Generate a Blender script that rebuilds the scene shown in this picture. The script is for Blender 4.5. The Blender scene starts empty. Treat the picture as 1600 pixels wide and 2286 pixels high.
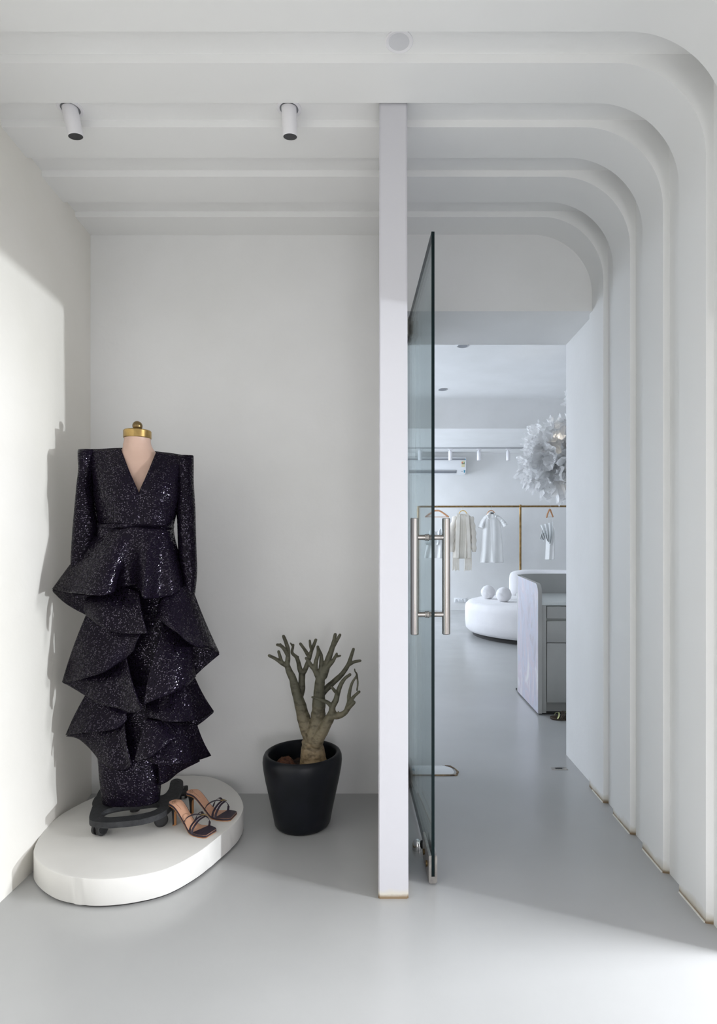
import bpy, bmesh, math, random
from mathutils import Vector, Matrix, noise
random.seed(7)
S = bpy.context.scene
COL = S.collection
PI = math.pi

# ------------------------------------------------------------------ camera, world, lights, exposure
F, U0, V0, CZ = 1300.0, 858.0, 1218.0, 1.2          # focal length in px, vanishing point, eye height
cam_d = bpy.data.cameras.new('camera')
cam = bpy.data.objects.new('camera', cam_d); COL.objects.link(cam)
cam.location = (0, 0, CZ); cam.rotation_euler = (PI/2, 0, 0)
cam_d.sensor_fit = 'HORIZONTAL'; cam_d.sensor_width = 36.0
cam_d.lens = 36.0*F/1600.0
cam_d.shift_x = (800-U0)/1600.0
cam_d.shift_y = (V0-1143)/1600.0
cam_d.clip_start = 0.02; cam_d.clip_end = 200
S.camera = cam

S.view_settings.view_transform = 'Standard'
S.view_settings.look = 'None'
S.view_settings.gamma = 1.0
S.view_settings.use_curve_mapping = False
S.view_settings.exposure = 0.0
S.cycles.max_bounces = 12
S.cycles.diffuse_bounces = 7
S.cycles.transparent_max_bounces = 16
S.cycles.sample_clamp_indirect = 6.0
S.cycles.caustics_reflective = False
S.cycles.use_denoising = True

world = bpy.data.worlds.new('sky'); S.world = world
world.use_nodes = True
bg = world.node_tree.nodes['Background']
bg.inputs['Color'].default_value = (0.97, 0.95, 1.0, 1)
bg.inputs['Strength'].default_value = 1.6

def area(name, loc, target, sx, sy, power, color):
    l = bpy.data.lights.new(name, 'AREA'); l.shape = 'RECTANGLE'; l.size = sx; l.size_y = sy
    l.energy = power; l.color = color
    o = bpy.data.objects.new(name, l); COL.objects.link(o)
    o.location = loc
    o.rotation_euler = (Vector(target)-Vector(loc)).to_track_quat('-Z', 'Y').to_euler()
    return o
# daylight glancing in through the open right side of the porch
area('daylight_side', (6.5, -0.62, 1.10), (-0.6, 2.2, 1.1), 0.10, 0.10, 310, (0.90, 0.95, 1.0))
# broad soft daylight from the open right side, low over the floor
area('daylight_porch', (2.7, 1.40, 1.75), (0.1, 1.4, 0.0), 0.9, 0.6, 145, (0.93, 0.95, 1.0))
# lamp added behind the viewer so the sequins sparkle
area('sparkle_light_front', (0.85, -2.7, 0.95), (-.1, 2.6, 1.3), 0.5, 0.9, 17, (0.97, 0.97, 1.0))
# daylight through the windows of the rear room
area('daylight_rear_window', (-2.75, 9.7, 1.75), (1.5, 9.7, 1.7), 1.9, 2.0, 235, (0.76, 0.86, 1.0))
area('daylight_middle_window', (-2.75, 5.6, 1.55), (1.5, 6.0, 1.35), 2.2, 1.6, 75, (0.78, 0.87, 1.0))

# ------------------------------------------------------------------ helpers
def P(u, v, Y):
    return Vector(((u-U0)*Y/F, Y, CZ-(v-V0)*Y/F))

def origin(o):
    p = Vector((0, 0, 0))
    while o is not None:
        p += o.location; o = o.parent
    return p

def link(name, me, mat, parent=None, local=False, smooth=True, mats=None):
    o = bpy.data.objects.new(name, me); COL.objects.link(o)
    if parent is not None:
        if not local:
            me.transform(Matrix.Translation(-origin(parent)))
        o.parent = parent
    for m in (mats or [mat]):
        me.materials.append(m)
    if smooth:
        me.polygons.foreach_set('use_smooth', [True]*len(me.polygons))
    me.update()
    return o

def tag(o, label=None, cat=None, group=None, kind=None):
    if label: o['label'] = label
    if cat: o['category'] = cat
    if group: o['group'] = group
    if kind: o['kind'] = kind
    return o

def empty(name, loc, label, cat, group=None, rz=0.0):
    o = bpy.data.objects.new(name, None); COL.objects.link(o)
    o.location = loc; o.rotation_euler = (0, 0, rz); o.empty_display_size = 0.05
    return tag(o, label, cat, group)

def from_bm(name, bm, mat, parent=None, local=False, smooth=True, mats=None, auto=35):
    bmesh.ops.recalc_face_normals(bm, faces=bm.faces[:])
    me = bpy.data.meshes.new(name); bm.to_mesh(me); bm.free()
    o = link(name, me, mat, parent, local, smooth, mats)
    if smooth and auto:
        me.set_sharp_from_angle(angle=math.radians(auto))
    return o

def bm_box(bm, x0, x1, y0, y1, z0, z1, bev=0.0, seg=2):
    r = bmesh.ops.create_cube(bm, size=1.0)
    vs = r['verts']
    for v in vs:
        v.co = Vector((x0 if v.co.x < 0 else x1, y0 if v.co.y < 0 else y1, z0 if v.co.z < 0 else z1))
    if bev > 0:
        es = list({e for v in vs for e in v.link_edges})
        bmesh.ops.bevel(bm, geom=es, offset=bev, segments=seg, affect='EDGES', profile=0.5)
    return vs

def box(name, x0, x1, y0, y1, z0, z1, mat, parent=None, bev=0.0, seg=2, local=False):
    bm = bmesh.new(); bm_box(bm, x0, x1, y0, y1, z0, z1, bev, seg)
    return from_bm(name, bm, mat, parent, local, smooth=bev > 0)

def bm_tube(bm, pts, radii, seg=12, cap=True, flat=None):
    """tapered tube along pts; flat=(w, t) scales the section sideways / upwards"""
    pts = [Vector(p) for p in pts]
    if not hasattr(radii, '__len__'): radii = [radii]*len(pts)
    rings = []; up = None
    for i, p in enumerate(pts):
        a = pts[max(i-1, 0)]; b = pts[min(i+1, len(pts)-1)]
        t = (b-a).normalized()
        if up is None:
            up = Vector((0, 0, 1)) if abs(t.z) < 0.9 else Vector((0, 1, 0))
        n = t.cross(up)
        if n.length < 1e-5: n = t.orthogonal()
        n.normalize(); m = n.cross(t).normalized(); up = m
        fx, fy = flat if flat else (1, 1)
        rings.append([bm.verts.new(p + n*math.cos(2*PI*k/seg)*radii[i]*fx + m*math.sin(2*PI*k/seg)*radii[i]*fy) for k in range(seg)])
    for a, b in zip(rings, rings[1:]):
        for k in range(seg):
            bm.faces.new((a[k], a[(k+1) % seg], b[(k+1) % seg], b[k]))
    if cap:
        bm.faces.new(rings[0][::-1]); bm.faces.new(rings[-1])
    return rings

def tube(name, pts, radii, mat, parent=None, seg=12, local=False, flat=None):
    bm = bmesh.new(); bm_tube(bm, pts, radii, seg, True, flat)
    return from_bm(name, bm, mat, parent, local)

def lathe(name, prof, c, mat, parent=None, seg=48, local=False, close=False, auto=35):
    bm = bmesh.new(); rings = []
    c = Vector(c)
    for r, z in prof:
        if r < 1e-6:
            rings.append([bm.verts.new(c+Vector((0, 0, z)))])
        else:
            rings.append([bm.verts.new(c+Vector((r*math.cos(2*PI*k/seg), r*math.sin(2*PI*k/seg), z))) for k in range(seg)])
    for a, b in zip(rings, rings[1:]):
        for k in range(seg):
            k2 = (k+1) % seg
            q = [a[k % len(a)], a[k2 % len(a)], b[k2 % len(b)], b[k % len(b)]]
            q2 = []
            for x in q:
                if x not in q2: q2.append(x)
            if len(q2) >= 3: bm.faces.new(q2)
    return from_bm(name, bm, mat, parent, local, auto=auto)

def cr(p0, p1, p2, p3, t):
    return 0.5*((2*p1)+(p2-p0)*t+(2*p0-5*p1+4*p2-p3)*t*t+(3*p1-p0-3*p2+p3)*t*t*t)

def spline(pts, n, closed=False):
    pts = [Vector(p) for p in pts]; m = len(pts); out = []
    if closed:
        for i in range(n):
            s = i*m/n; k = int(s); t = s-k
            out.append(cr(pts[(k-1) % m], pts[k % m], pts[(k+1) % m], pts[(k+2) % m], t))
        return out
    # resample by length
    dense = []
    for k in range(m-1):
        a = pts[k-1] if k > 0 else pts[0]*2-pts[1]
        d = pts[k+2] if k+2 < m else pts[-1]*2-pts[-2]
        for j in range(24):
            dense.append(cr(a, pts[k], pts[k+1], d, j/24))
    dense.append(pts[-1])
    L = [0]
    for a, b in zip(dense, dense[1:]): L.append(L[-1]+(b-a).length)
    j = 0
    for i in range(n):
        s = L[-1]*i/(n-1)
        while j < len(L)-2 and L[j+1] < s: j += 1
        w = (s-L[j])/max(L[j+1]-L[j], 1e-9)
        out.append(dense[j].lerp(dense[j+1], min(max(w, 0), 1)))
    return out

def grid_mesh(name, rows, mat, parent=None, thick=0.0, closed_u=False, caps=False, local=False, uvflip=False):
    """rows: list of equally long lists of Vectors; UVs in metres"""
    nr, nc = len(rows), len(rows[0])
    verts = [tuple(p) for r in rows for p in r]
    faces = []; uvs = []
    uu = []
    for r in rows:
        a = [0.0]
        for p, q in zip(r, r[1:]+[r[0]]): a.append(a[-1]+(q-p).length)
        uu.append(a)
    vv = [0.0]
    for i in range(nr-1):
        vv.append(vv[-1]+sum((rows[i+1][j]-rows[i][j]).length for j in range(nc))/nc)
    ncc = nc if closed_u else nc-1
    for i in range(nr-1):
        for j in range(ncc):
            j2 = (j+1) % nc
            faces.append((i*nc+j, i*nc+j2, (i+1)*nc+j2, (i+1)*nc+j))
            uvs += [(uu[i][j], vv[i]), (uu[i][j+1], vv[i]), (uu[i+1][j+1], vv[i+1]), (uu[i+1][j], vv[i+1])]
    if caps and closed_u:
        faces.append(tuple(range(nc))[::-1]); uvs += [(rows[0][j].x, rows[0][j].y) for j in range(nc)][::-1]
        faces.append(tuple((nr-1)*nc+j for j in range(nc))); uvs += [(rows[-1][j].x, rows[-1][j].y) for j in range(nc)]
    me = bpy.data.meshes.new(name); me.from_pydata(verts, [], faces)
    ul = me.uv_layers.new(name='UVMap')
    for k, t in enumerate(uvs): ul.data[k].uv = t
    o = link(name, me, mat, parent, local)
    if thick > 0:
        md = o.modifiers.new('thickness', 'SOLIDIFY'); md.thickness = thick; md.offset = 0
    return o

def bsurf(ctrl, nu, nv):
    """bicubic Catmull-Rom surface through a control grid (rows x columns)"""
    cols = [spline(r, nu) for r in ctrl]
    out = []
    per = [spline([cols[i][j] for i in range(len(cols))], nv) if len(cols) > 2 else
           [cols[0][j].lerp(cols[1][j], k/(nv-1)) for k in range(nv)] for j in range(nu)]
    for k in range(nv): out.append([per[j][k] for j in range(nu)])
    return out

def prism(name, pts2, z0, z1, mat, parent=None, bev=0.0, holes=None, local=False, seg=2, z_axis='Z'):
    """extrude a 2-D outline (x, y) between z0 and z1"""
    bm = bmesh.new()
    vs = [bm.verts.new((p[0], p[1], z0)) for p in pts2]
    f = bm.faces.new(vs)
    r = bmesh.ops.extrude_face_region(bm, geom=[f])
    for v in [g for g in r['geom'] if isinstance(g, bmesh.types.BMVert)]: v.co.z = z1
    if bev > 0:
        es = [e for e in bm.edges if abs(e.verts[0].co.z-e.verts[1].co.z) < 1e-6]
        bmesh.ops.bevel(bm, geom=es, offset=bev, segments=seg, affect='EDGES', profile=0.5)
    return from_bm(name, bm, mat, parent, local, smooth=True, auto=40)

# ------------------------------------------------------------------ materials
def mat(name, color, rough=0.5, metal=0.0, spec=0.5, **kw):
    m = bpy.data.materials.new(name); m.use_nodes = True
    b = m.node_tree.nodes['Principled BSDF']
    b.inputs['Base Color'].default_value = (*color, 1)
    b.inputs['Roughness'].default_value = rough
    b.inputs['Metallic'].default_value = metal
    b.inputs['Specular IOR Level'].default_value = spec
    for k, v in kw.items(): b.inputs[k].default_value = v
    return m

def nd(m, t, **kw):
    n = m.node_tree.nodes.new(t)
    for k, v in kw.items():
        if k in n.inputs: n.inputs[k].default_value = v
        else: setattr(n, k, v)
    return n
def lk(m, a, b): m.node_tree.links.new(a, b)
def bsdf(m): return m.node_tree.nodes['Principled BSDF']

def mottle(m, c1, c2, scale=6.0, detail=6.0, lo=0.35, hi=0.65, bump=0.0, bscale=None, coord='Object', stretch=None):
    tc = nd(m, 'ShaderNodeTexCoord'); src = tc.outputs[coord]
    if stretch:
        mp = nd(m, 'ShaderNodeMapping'); mp.inputs['Scale'].default_value = stretch
        lk(m, src, mp.inputs['Vector']); src = mp.outputs['Vector']
    n = nd(m, 'ShaderNodeTexNoise'); n.inputs['Scale'].default_value = scale; n.inputs['Detail'].default_value = detail
    lk(m, src, n.inputs['Vector'])
    r = nd(m, 'ShaderNodeValToRGB')
    r.color_ramp.elements[0].position = lo; r.color_ramp.elements[0].color = (*c1, 1)
    r.color_ramp.elements[1].position = hi; r.color_ramp.elements[1].color = (*c2, 1)
    lk(m, n.outputs['Fac'], r.inputs['Fac']); lk(m, r.outputs['Color'], bsdf(m).inputs['Base Color'])
    if bump:
        n2 = nd(m, 'ShaderNodeTexNoise'); n2.inputs['Scale'].default_value = bscale or scale*8; n2.inputs['Detail'].default_value = 4
        lk(m, src, n2.inputs['Vector'])
        bp = nd(m, 'ShaderNodeBump'); bp.inputs['Strength'].default_value = bump; bp.inputs['Distance'].default_value = 0.01
        lk(m, n2.outputs['Fac'], bp.inputs['Height']); lk(m, bp.outputs['Normal'], bsdf(m).inputs['Normal'])
    return m, r

M = {}
M['plaster'], _ = mottle(mat('white_plaster', (.8, .8, .79), .7, spec=.3), (.775, .775, .765), (.815, .815, .81), 2.2, 6, bump=.08, bscale=35)
M['plaster_worn'], _ = mottle(mat('cream_plaster', (.78, .77, .74), .75, spec=.3), (.775, .755, .695), (.81, .79, .74), 1.8, 8, bump=.12, bscale=25)

# ribs: white paint with brown grime creeping up from the floor joint
m = mat('white_rib_paint', (.8, .8, .79), .6, spec=.35)
tc = nd(m, 'ShaderNodeTexCoord'); sx = nd(m, 'ShaderNodeSeparateXYZ'); lk(m, tc.outputs['Object'], sx.inputs['Vector'])
nz = nd(m, 'ShaderNodeTexNoise'); nz.inputs['Scale'].default_value = 14; nz.inputs['Detail'].default_value = 5
lk(m, tc.outputs['Object'], nz.inputs['Vector'])
mh = nd(m, 'ShaderNodeMath', operation='MULTIPLY'); mh.inputs[1].default_value = 0.075; lk(m, nz.outputs['Fac'], mh.inputs[0])
dv = nd(m, 'ShaderNodeMath', operation='DIVIDE'); lk(m, sx.outputs['Z'], dv.inputs[0]); lk(m, mh.outputs[0], dv.inputs[1])
rp = nd(m, 'ShaderNodeValToRGB')
e = rp.color_ramp.elements; e[0].position = 0.15; e[0].color = (.24, .17, .10, 1); e[1].position = 1.0; e[1].color = (.8, .8, .79, 1)
x = rp.color_ramp.elements.new(0.45); x.color = (.62, .59, .52, 1)
lk(m, dv.outputs[0], rp.inputs['Fac']); lk(m, rp.outputs['Color'], bsdf(m).inputs['Base Color'])
M['rib'] = m
M['post'] = m.copy(); M['post'].name = 'darkened_white_post_paint'  # same white paint, darkened to offset the strong light on the post
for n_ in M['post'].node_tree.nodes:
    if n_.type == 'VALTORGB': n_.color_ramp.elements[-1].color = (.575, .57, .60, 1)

# floor: pale grey self-levelling epoxy, polished, with faint scuffs and scratches
m = mat('grey_epoxy_floor', (.60, .62, .615), .2, spec=.5)
tc = nd(m, 'ShaderNodeTexCoord')
n1 = nd(m, 'ShaderNodeTexNoise'); n1.inputs['Scale'].default_value = 1.3; n1.inputs['Detail'].default_value = 8
lk(m, tc.outputs['Object'], n1.inputs['Vector'])
r1 = nd(m, 'ShaderNodeValToRGB'); e = r1.color_ramp.elements
e[0].position = .3; e[0].color = (.395, .40, .395, 1); e[1].position = .7; e[1].color = (.44, .443, .44, 1)
lk(m, n1.outputs['Fac'], r1.inputs['Fac'])
mp = nd(m, 'ShaderNodeMapping'); mp.inputs['Rotation'].default_value = (0, 0, .9); mp.inputs['Scale'].default_value = (40, 1.6, 1)
lk(m, tc.outputs['Object'], mp.inputs['Vector'])
n2 = nd(m, 'ShaderNodeTexNoise'); n2.inputs['Scale'].default_value = 1.0; n2.inputs['Detail'].default_value = 3
lk(m, mp.outputs['Vector'], n2.inputs['Vector'])
r2 = nd(m, 'ShaderNodeValToRGB'); e = r2.color_ramp.elements
e[0].position = .74; e[0].color = (0, 0, 0, 1); e[1].position = .80; e[1].color = (.35, .35, .35, 1)
lk(m, n2.outputs['Fac'], r2.inputs['Fac'])
mx = nd(m, 'ShaderNodeMix', data_type='RGBA'); lk(m, r2.outputs['Color'], mx.inputs[0])
lk(m, r1.outputs['Color'], mx.inputs[6]); mx.inputs[7].default_value = (.52, .52, .51, 1)
lk(m, mx.outputs[2], bsdf(m).inputs['Base Color'])
n3 = nd(m, 'ShaderNodeTexNoise'); n3.inputs['Scale'].default_value = 3.5; n3.inputs['Detail'].default_value = 6
lk(m, tc.outputs['Object'], n3.inputs['Vector'])
mr = nd(m, 'ShaderNodeMapRange'); mr.inputs['To Min'].default_value = .16; mr.inputs['To Max'].default_value = .30
lk(m, n3.outputs['Fac'], mr.inputs['Value']); lk(m, mr.outputs['Result'], bsdf(m).inputs['Roughness'])
M['floor'] = m

M['platform'], _ = mottle(mat('platform_paint', (.8, .8, .77), .45), (.69, .68, .65), (.73, .72, .69), 3, 5, bump=.03, bscale=40)
M['black_gap'] = mat('dark_shadow_gap', (.03, .028, .027), .8)  # near-black colour puts the shade into the undercuts below things
M['steel'], _ = mottle(mat('brushed_steel', (.45, .43, .41), .2, 1.0), (.40, .375, .35), (.50, .47, .445), 60, 2, stretch=(1, 1, .04))
M['steel_dull'], _ = mottle(mat('dull_steel', (.42, .40, .38), .4, 1.0), (.36, .34, .32), (.48, .46, .43), 40, 3)
M['chrome'] = mat('chrome', (.75, .75, .74), .12, 1.0)
M['black_rubber'] = mat('black_rubber', (.015, .015, .015), .6)
M['brass'], _ = mottle(mat('aged_brass', (.42, .28, .10), .3, 1.0), (.36, .24, .09), (.52, .36, .14), 30, 4)
M['brass_dark'], _ = mottle(mat('tarnished_brass', (.22, .15, .07), .35, 1.0), (.17, .12, .055), (.30, .21, .10), 40, 4)
M['skin'], _ = mottle(mat('mannequin_skin', (.50, .34, .27), .42), (.485, .325, .255), (.525, .36, .285), 8, 3)
M['cast_iron'], _ = mottle(mat('charcoal_cast_metal', (.025, .026, .028), .6, spec=.3), (.019, .020, .022), (.033, .034, .036), 50, 4, bump=.2, bscale=160)
M['black_plastic'] = mat('black_plastic', (.012, .012, .013), .35)
M['pot'], _ = mottle(mat('black_ceramic_pot', (.006, .007, .010), .36, spec=.22), (.005, .006, .008), (.008, .009, .013), 12, 4)
M['soil'], _ = mottle(mat('soil', (.05, .03, .02), .95), (.012, .008, .006), (.05, .022, .012), 60, 8, bump=1.0, bscale=90)
M['coco'], _ = mottle(mat('coco_fibre', (.13, .05, .025), .95), (.05, .02, .012), (.18, .07, .035), 90, 8, bump=1.0, bscale=150)

# bark: pale tan swollen foot, grey-green limbs, dark ring scars
m = mat('grey_green_bark', (.2, .18, .13), .6, spec=.35)
tc = nd(m, 'ShaderNodeTexCoord'); sx = nd(m, 'ShaderNodeSeparateXYZ'); lk(m, tc.outputs['Object'], sx.inputs['Vector'])
nb = nd(m, 'ShaderNodeTexNoise'); nb.inputs['Scale'].default_value = 18; nb.inputs['Detail'].default_value = 8; nb.inputs['Roughness'].default_value = .7
lk(m, tc.outputs['Object'], nb.inputs['Vector'])
ad = nd(m, 'ShaderNodeMath', operation='MULTIPLY_ADD'); ad.inputs[1].default_value = .16; lk(m, nb.outputs['Fac'], ad.inputs[0]); lk(m, sx.outputs['Z'], ad.inputs[2])
mr = nd(m, 'ShaderNodeMapRange'); mr.inputs['From Min'].default_value = .30; mr.inputs['From Max'].default_value = .62
lk(m, ad.outputs[0], mr.inputs['Value'])
rb = nd(m, 'ShaderNodeValToRGB'); e = rb.color_ramp.elements
e[0].position = 0; e[0].color = (.46, .31, .165, 1); e[1].position = 1; e[1].color = (.085, .082, .056, 1)
x = rb.color_ramp.elements.new(.45); x.color = (.20, .165, .105, 1)
lk(m, mr.outputs['Result'], rb.inputs['Fac'])
nb2 = nd(m, 'ShaderNodeTexNoise'); nb2.inputs['Scale'].default_value = 45; nb2.inputs['Detail'].default_value = 5
mp = nd(m, 'ShaderNodeMapping'); mp.inputs['Scale'].default_value = (.8, .8, 1.3); lk(m, tc.outputs['Object'], mp.inputs['Vector']); lk(m, mp.outputs['Vector'], nb2.inputs['Vector'])
rb2 = nd(m, 'ShaderNodeValToRGB'); e = rb2.color_ramp.elements; e[0].position = .32; e[0].color = (.42, .40, .36, 1); e[1].position = .52; e[1].color = (1, 1, 1, 1)
lk(m, nb2.outputs['Fac'], rb2.inputs['Fac'])
mx = nd(m, 'ShaderNodeMix', data_type='RGBA', blend_type='MULTIPLY'); mx.inputs[0].default_value = 1
lk(m, rb.outputs['Color'], mx.inputs[6]); lk(m, rb2.outputs['Color'], mx.inputs[7]); lk(m, mx.outputs[2], bsdf(m).inputs['Base Color'])
bp = nd(m, 'ShaderNodeBump'); bp.inputs['Strength'].default_value = .4; bp.inputs['Distance'].default_value = .003
lk(m, nb2.outputs['Fac'], bp.inputs['Height']); lk(m, bp.outputs['Normal'], bsdf(m).inputs['Normal'])
M['bark'] = m

# sequins: rows of tiny tilted discs, each mirror-like, sewn on black cloth
def sequin(name, tint=(.011, .0075, .017), scale=215.0, tilt=.36):
    m = mat(name, tint, .11, 0.0, spec=.14)
    tc = nd(m, 'ShaderNodeTexCoord')
    mp = nd(m, 'ShaderNodeMapping'); mp.inputs['Scale'].default_value = (scale, scale*1.15, 1)
    lk(m, tc.outputs['UV'], mp.inputs['Vector'])
    vo = nd(m, 'ShaderNodeTexVoronoi'); vo.voronoi_dimensions = '2D'; vo.feature = 'F1'
    vo.inputs['Scale'].default_value = 1.0; vo.inputs['Randomness'].default_value = .28
    lk(m, mp.outputs['Vector'], vo.inputs['Vector'])
    sb = nd(m, 'ShaderNodeVectorMath', operation='SUBTRACT'); sb.inputs[1].default_value = (.5, .5, .5); lk(m, vo.outputs['Color'], sb.inputs[0])
    sc = nd(m, 'ShaderNodeVectorMath', operation='SCALE'); sc.inputs['Scale'].default_value = tilt; lk(m, sb.outputs['Vector'], sc.inputs[0])
    ge = nd(m, 'ShaderNodeNewGeometry')
    aa = nd(m, 'ShaderNodeVectorMath', operation='ADD'); lk(m, sc.outputs['Vector'], aa.inputs[0]); lk(m, ge.outputs['Normal'], aa.inputs[1])
    nn = nd(m, 'ShaderNodeVectorMath', operation='NORMALIZE'); lk(m, aa.outputs['Vector'], nn.inputs[0])
    lk(m, nn.outputs['Vector'], bsdf(m).inputs['Normal'])
    rp = nd(m, 'ShaderNodeValToRGB'); e = rp.color_ramp.elements
    e[0].position = .30; e[0].color = (*tint, 1); e[1].position = .52; e[1].color = (.002, .002, .0025, 1)
    lk(m, vo.outputs['Distance'], rp.inputs['Fac']); lk(m, rp.outputs['Color'], bsdf(m).inputs['Base Color'])
    r2 = nd(m, 'ShaderNodeMapRange'); r2.inputs['From Min'].default_value = .42; r2.inputs['From Max'].default_value = .5
    r2.inputs['To Min'].default_value = .16; r2.inputs['To Max'].default_value = .02
    lk(m, vo.outputs['Distance'], r2.inputs['Value'])
    se = nd(m, 'ShaderNodeSeparateColor'); lk(m, vo.outputs['Color'], se.inputs[0])
    wn = nd(m, 'ShaderNodeMath', operation='FRACT'); mu = nd(m, 'ShaderNodeMath', operation='MULTIPLY'); mu.inputs[1].default_value = 37.0
    lk(m, se.outputs[0], mu.inputs[0]); lk(m, mu.outputs[0], wn.inputs[0])
    gt = nd(m, 'ShaderNodeMath', operation='GREATER_THAN'); gt.inputs[1].default_value = .80; lk(m, wn.outputs[0], gt.inputs[0])
    ma = nd(m, 'ShaderNodeMath', operation='MULTIPLY_ADD'); ma.inputs[1].default_value = .5; ma.inputs[2].default_value = .6; lk(m, gt.outputs[0], ma.inputs[0])
    mf = nd(m, 'ShaderNodeMath', operation='MULTIPLY'); lk(m, ma.outputs[0], mf.inputs[0]); lk(m, r2.outputs['Result'], mf.inputs[1])
    lk(m, mf.outputs[0], bsdf(m).inputs['Specular IOR Level'])
    rr_ = nd(m, 'ShaderNodeMath', operation='MULTIPLY_ADD'); rr_.inputs[1].default_value = .12; rr_.inputs[2].default_value = .10; lk(m, gt.outputs[0], rr_.inputs[0])
    lk(m, rr_.outputs[0], bsdf(m).inputs['Roughness'])
    in_ = nd(m, 'ShaderNodeMath', operation='LESS_THAN'); in_.inputs[1].default_value = .40; lk(m, vo.outputs['Distance'], in_.inputs[0])
    me_ = nd(m, 'ShaderNodeMath', operation='MULTIPLY'); lk(m, gt.outputs[0], me_.inputs[0]); lk(m, in_.outputs[0], me_.inputs[1])
    lk(m, me_.outputs[0], bsdf(m).inputs['Metallic'])
    mc = nd(m, 'ShaderNodeMix', data_type='RGBA'); lk(m, me_.outputs[0], mc.inputs[0]); lk(m, rp.outputs['Color'], mc.inputs[6]); mc.inputs[7].default_value = (.085, .075, .10, 1)
    lk(m, mc.outputs[2], bsdf(m).inputs['Base Color'])
    return m
M['sequin'] = sequin('black_violet_sequins')
M['lining'] = mat('black_lining', (.004, .004, .005), .8, spec=.2)

# glass with a greenish body
def glass_mat():
    m = bpy.data.materials.new('clear_green_glass'); m.use_nodes = True
    nt = m.node_tree; nt.nodes.remove(nt.nodes['Principled BSDF']); out = nt.nodes['Material Output']
    tr = nd(m, 'ShaderNodeBsdfTransparent'); tr.inputs['Color'].default_value = (.915, .955, .95, 1)
    gl = nd(m, 'ShaderNodeBsdfGlossy'); gl.inputs['Roughness'].default_value = .0; gl.inputs['Color'].default_value = (1, 1, 1, 1)
    fr = nd(m, 'ShaderNodeFresnel'); fr.inputs['IOR'].default_value = 1.4
    mn = nd(m, 'ShaderNodeMath', operation='MULTIPLY'); mn.inputs[1].default_value = .55; lk(m, fr.outputs[0], mn.inputs[0])
    mx = nd(m, 'ShaderNodeMixShader'); lk(m, mn.outputs[0], mx.inputs[0]); lk(m, tr.outputs[0], mx.inputs[1]); lk(m, gl.outputs[0], mx.inputs[2])
    lk(m, mx.outputs[0], out.inputs['Surface'])
    return m
M['glass'] = glass_mat()
M['glass_edge'] = mat('dark_green_glass_edge', (.004, .011, .012), .3, spec=.15)

M['leather_tan'], _ = mottle(mat('tan_insole_leather', (.60, .33, .21), .5), (.56, .31, .20), (.64, .36, .235), 20, 4)
M['sole_tan'] = mat('tan_outsole', (.36, .16, .055), .45)
M['purple_satin'], _ = mottle(mat('aubergine_satin', (.022, .014, .026), .5), (.018, .011, .022), (.03, .019, .034), 80, 3)
M['heel_dark'] = mat('black_heel', (.006, .005, .006), .4)
M['ink'] = mat('brown_stamp_ink', (.20, .10, .05), .6)
M['white_metal'] = mat('white_powder_coat', (.78, .77, .79), .4)
M['grey_metal'] = mat('grey_trim', (.42, .42, .43), .4)
M['black_hole'] = mat('black_lens_recess', (.012, .012, .016), .4)
M['dl_cover'] = mat('frosted_light_cover', (.62, .62, .64), .35)
M['plastic_white'] = mat('white_plastic', (.80, .81, .82), .35)
M['plastic_grey'] = mat('grey_plastic', (.22, .23, .25), .45)
M['blue_print'] = mat('blue_print', (.05, .30, .45), .4)
M['yellow_print'] = mat('yellow_print', (.78, .66, .32), .5)
M['red_print'] = mat('red_print', (.62, .13, .07), .5)
M['green_print'] = mat('green_print', (.12, .35, .14), .5)
M['dark_print'] = mat('dark_print', (.03, .03, .03), .5)
M['cream_paper'] = mat('cream_paper', (.74, .70, .50), .5)
M['bronze'], _ = mottle(mat('bronze_rail', (.27, .165, .06), .35, .85), (.22, .135, .05), (.33, .21, .085), 20, 3)
M['wood'], _ = mottle(mat('hanger_wood', (.55, .27, .13), .5), (.48, .22, .10), (.62, .33, .17), 12, 4, stretch=(2, 2, 14))
M['wood_yellow'], _ = mottle(mat('yellow_hanger_wood', (.72, .50, .16), .5), (.66, .44, .13), (.76, .56, .22), 12, 4)
M['wire'] = mat('hanger_wire', (.6, .6, .58), .3, 1.0)
def cloth(name, c, c2, scale=260, bump=.25):
    m, r = mottle(mat(name, c, .9, spec=.2), c2, c, 5, 6, bump=bump, bscale=scale)
    bsdf(m).inputs['Sheen Weight'].default_value = .2
    return m
M['white_cotton'] = cloth('white_cotton', (.84, .84, .83), (.80, .80, .79))
M['cream_knit'] = cloth('cream_knit', (.80, .76, .69), (.72, .67, .59), 320, .6)
M['sheer_white'] = cloth('white_organza', (.82, .84, .84), (.76, .78, .78), 200, .2)
M['boucle'] = cloth('white_boucle', (.74, .73, .735), (.70, .69, .70), 240, .35)
M['tag'] = mat('black_neck_tag', (.03, .03, .035), .7)
m = mat('crinkled_white_paper', (.92, .92, .92), .4, spec=.35); M['paper'] = m
tl = nd(m, 'ShaderNodeBsdfTranslucent'); tl.inputs['Color'].default_value = (.9, .9, .9, 1)
mx = nd(m, 'ShaderNodeMixShader'); mx.inputs[0].default_value = .5
lk(m, bsdf(m).outputs[0], mx.inputs[1]); lk(m, tl.outputs[0], mx.inputs[2]); lk(m, mx.outputs[0], m.node_tree.nodes['Material Output'].inputs['Surface'])

M['desk_paint'], _ = mottle(mat('grey_desk_paint', (.42, .42, .40), .5), (.40, .40, .385), (.445, .445, .425), 4, 4)
M['desk_inner'], _ = mottle(mat('grey_inner_panel', (.42, .42, .40), .55), (.40, .40, .385), (.44, .44, .425), 4, 4)
M['worktop'] = mat('pale_worktop', (.66, .69, .68), .3)
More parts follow.
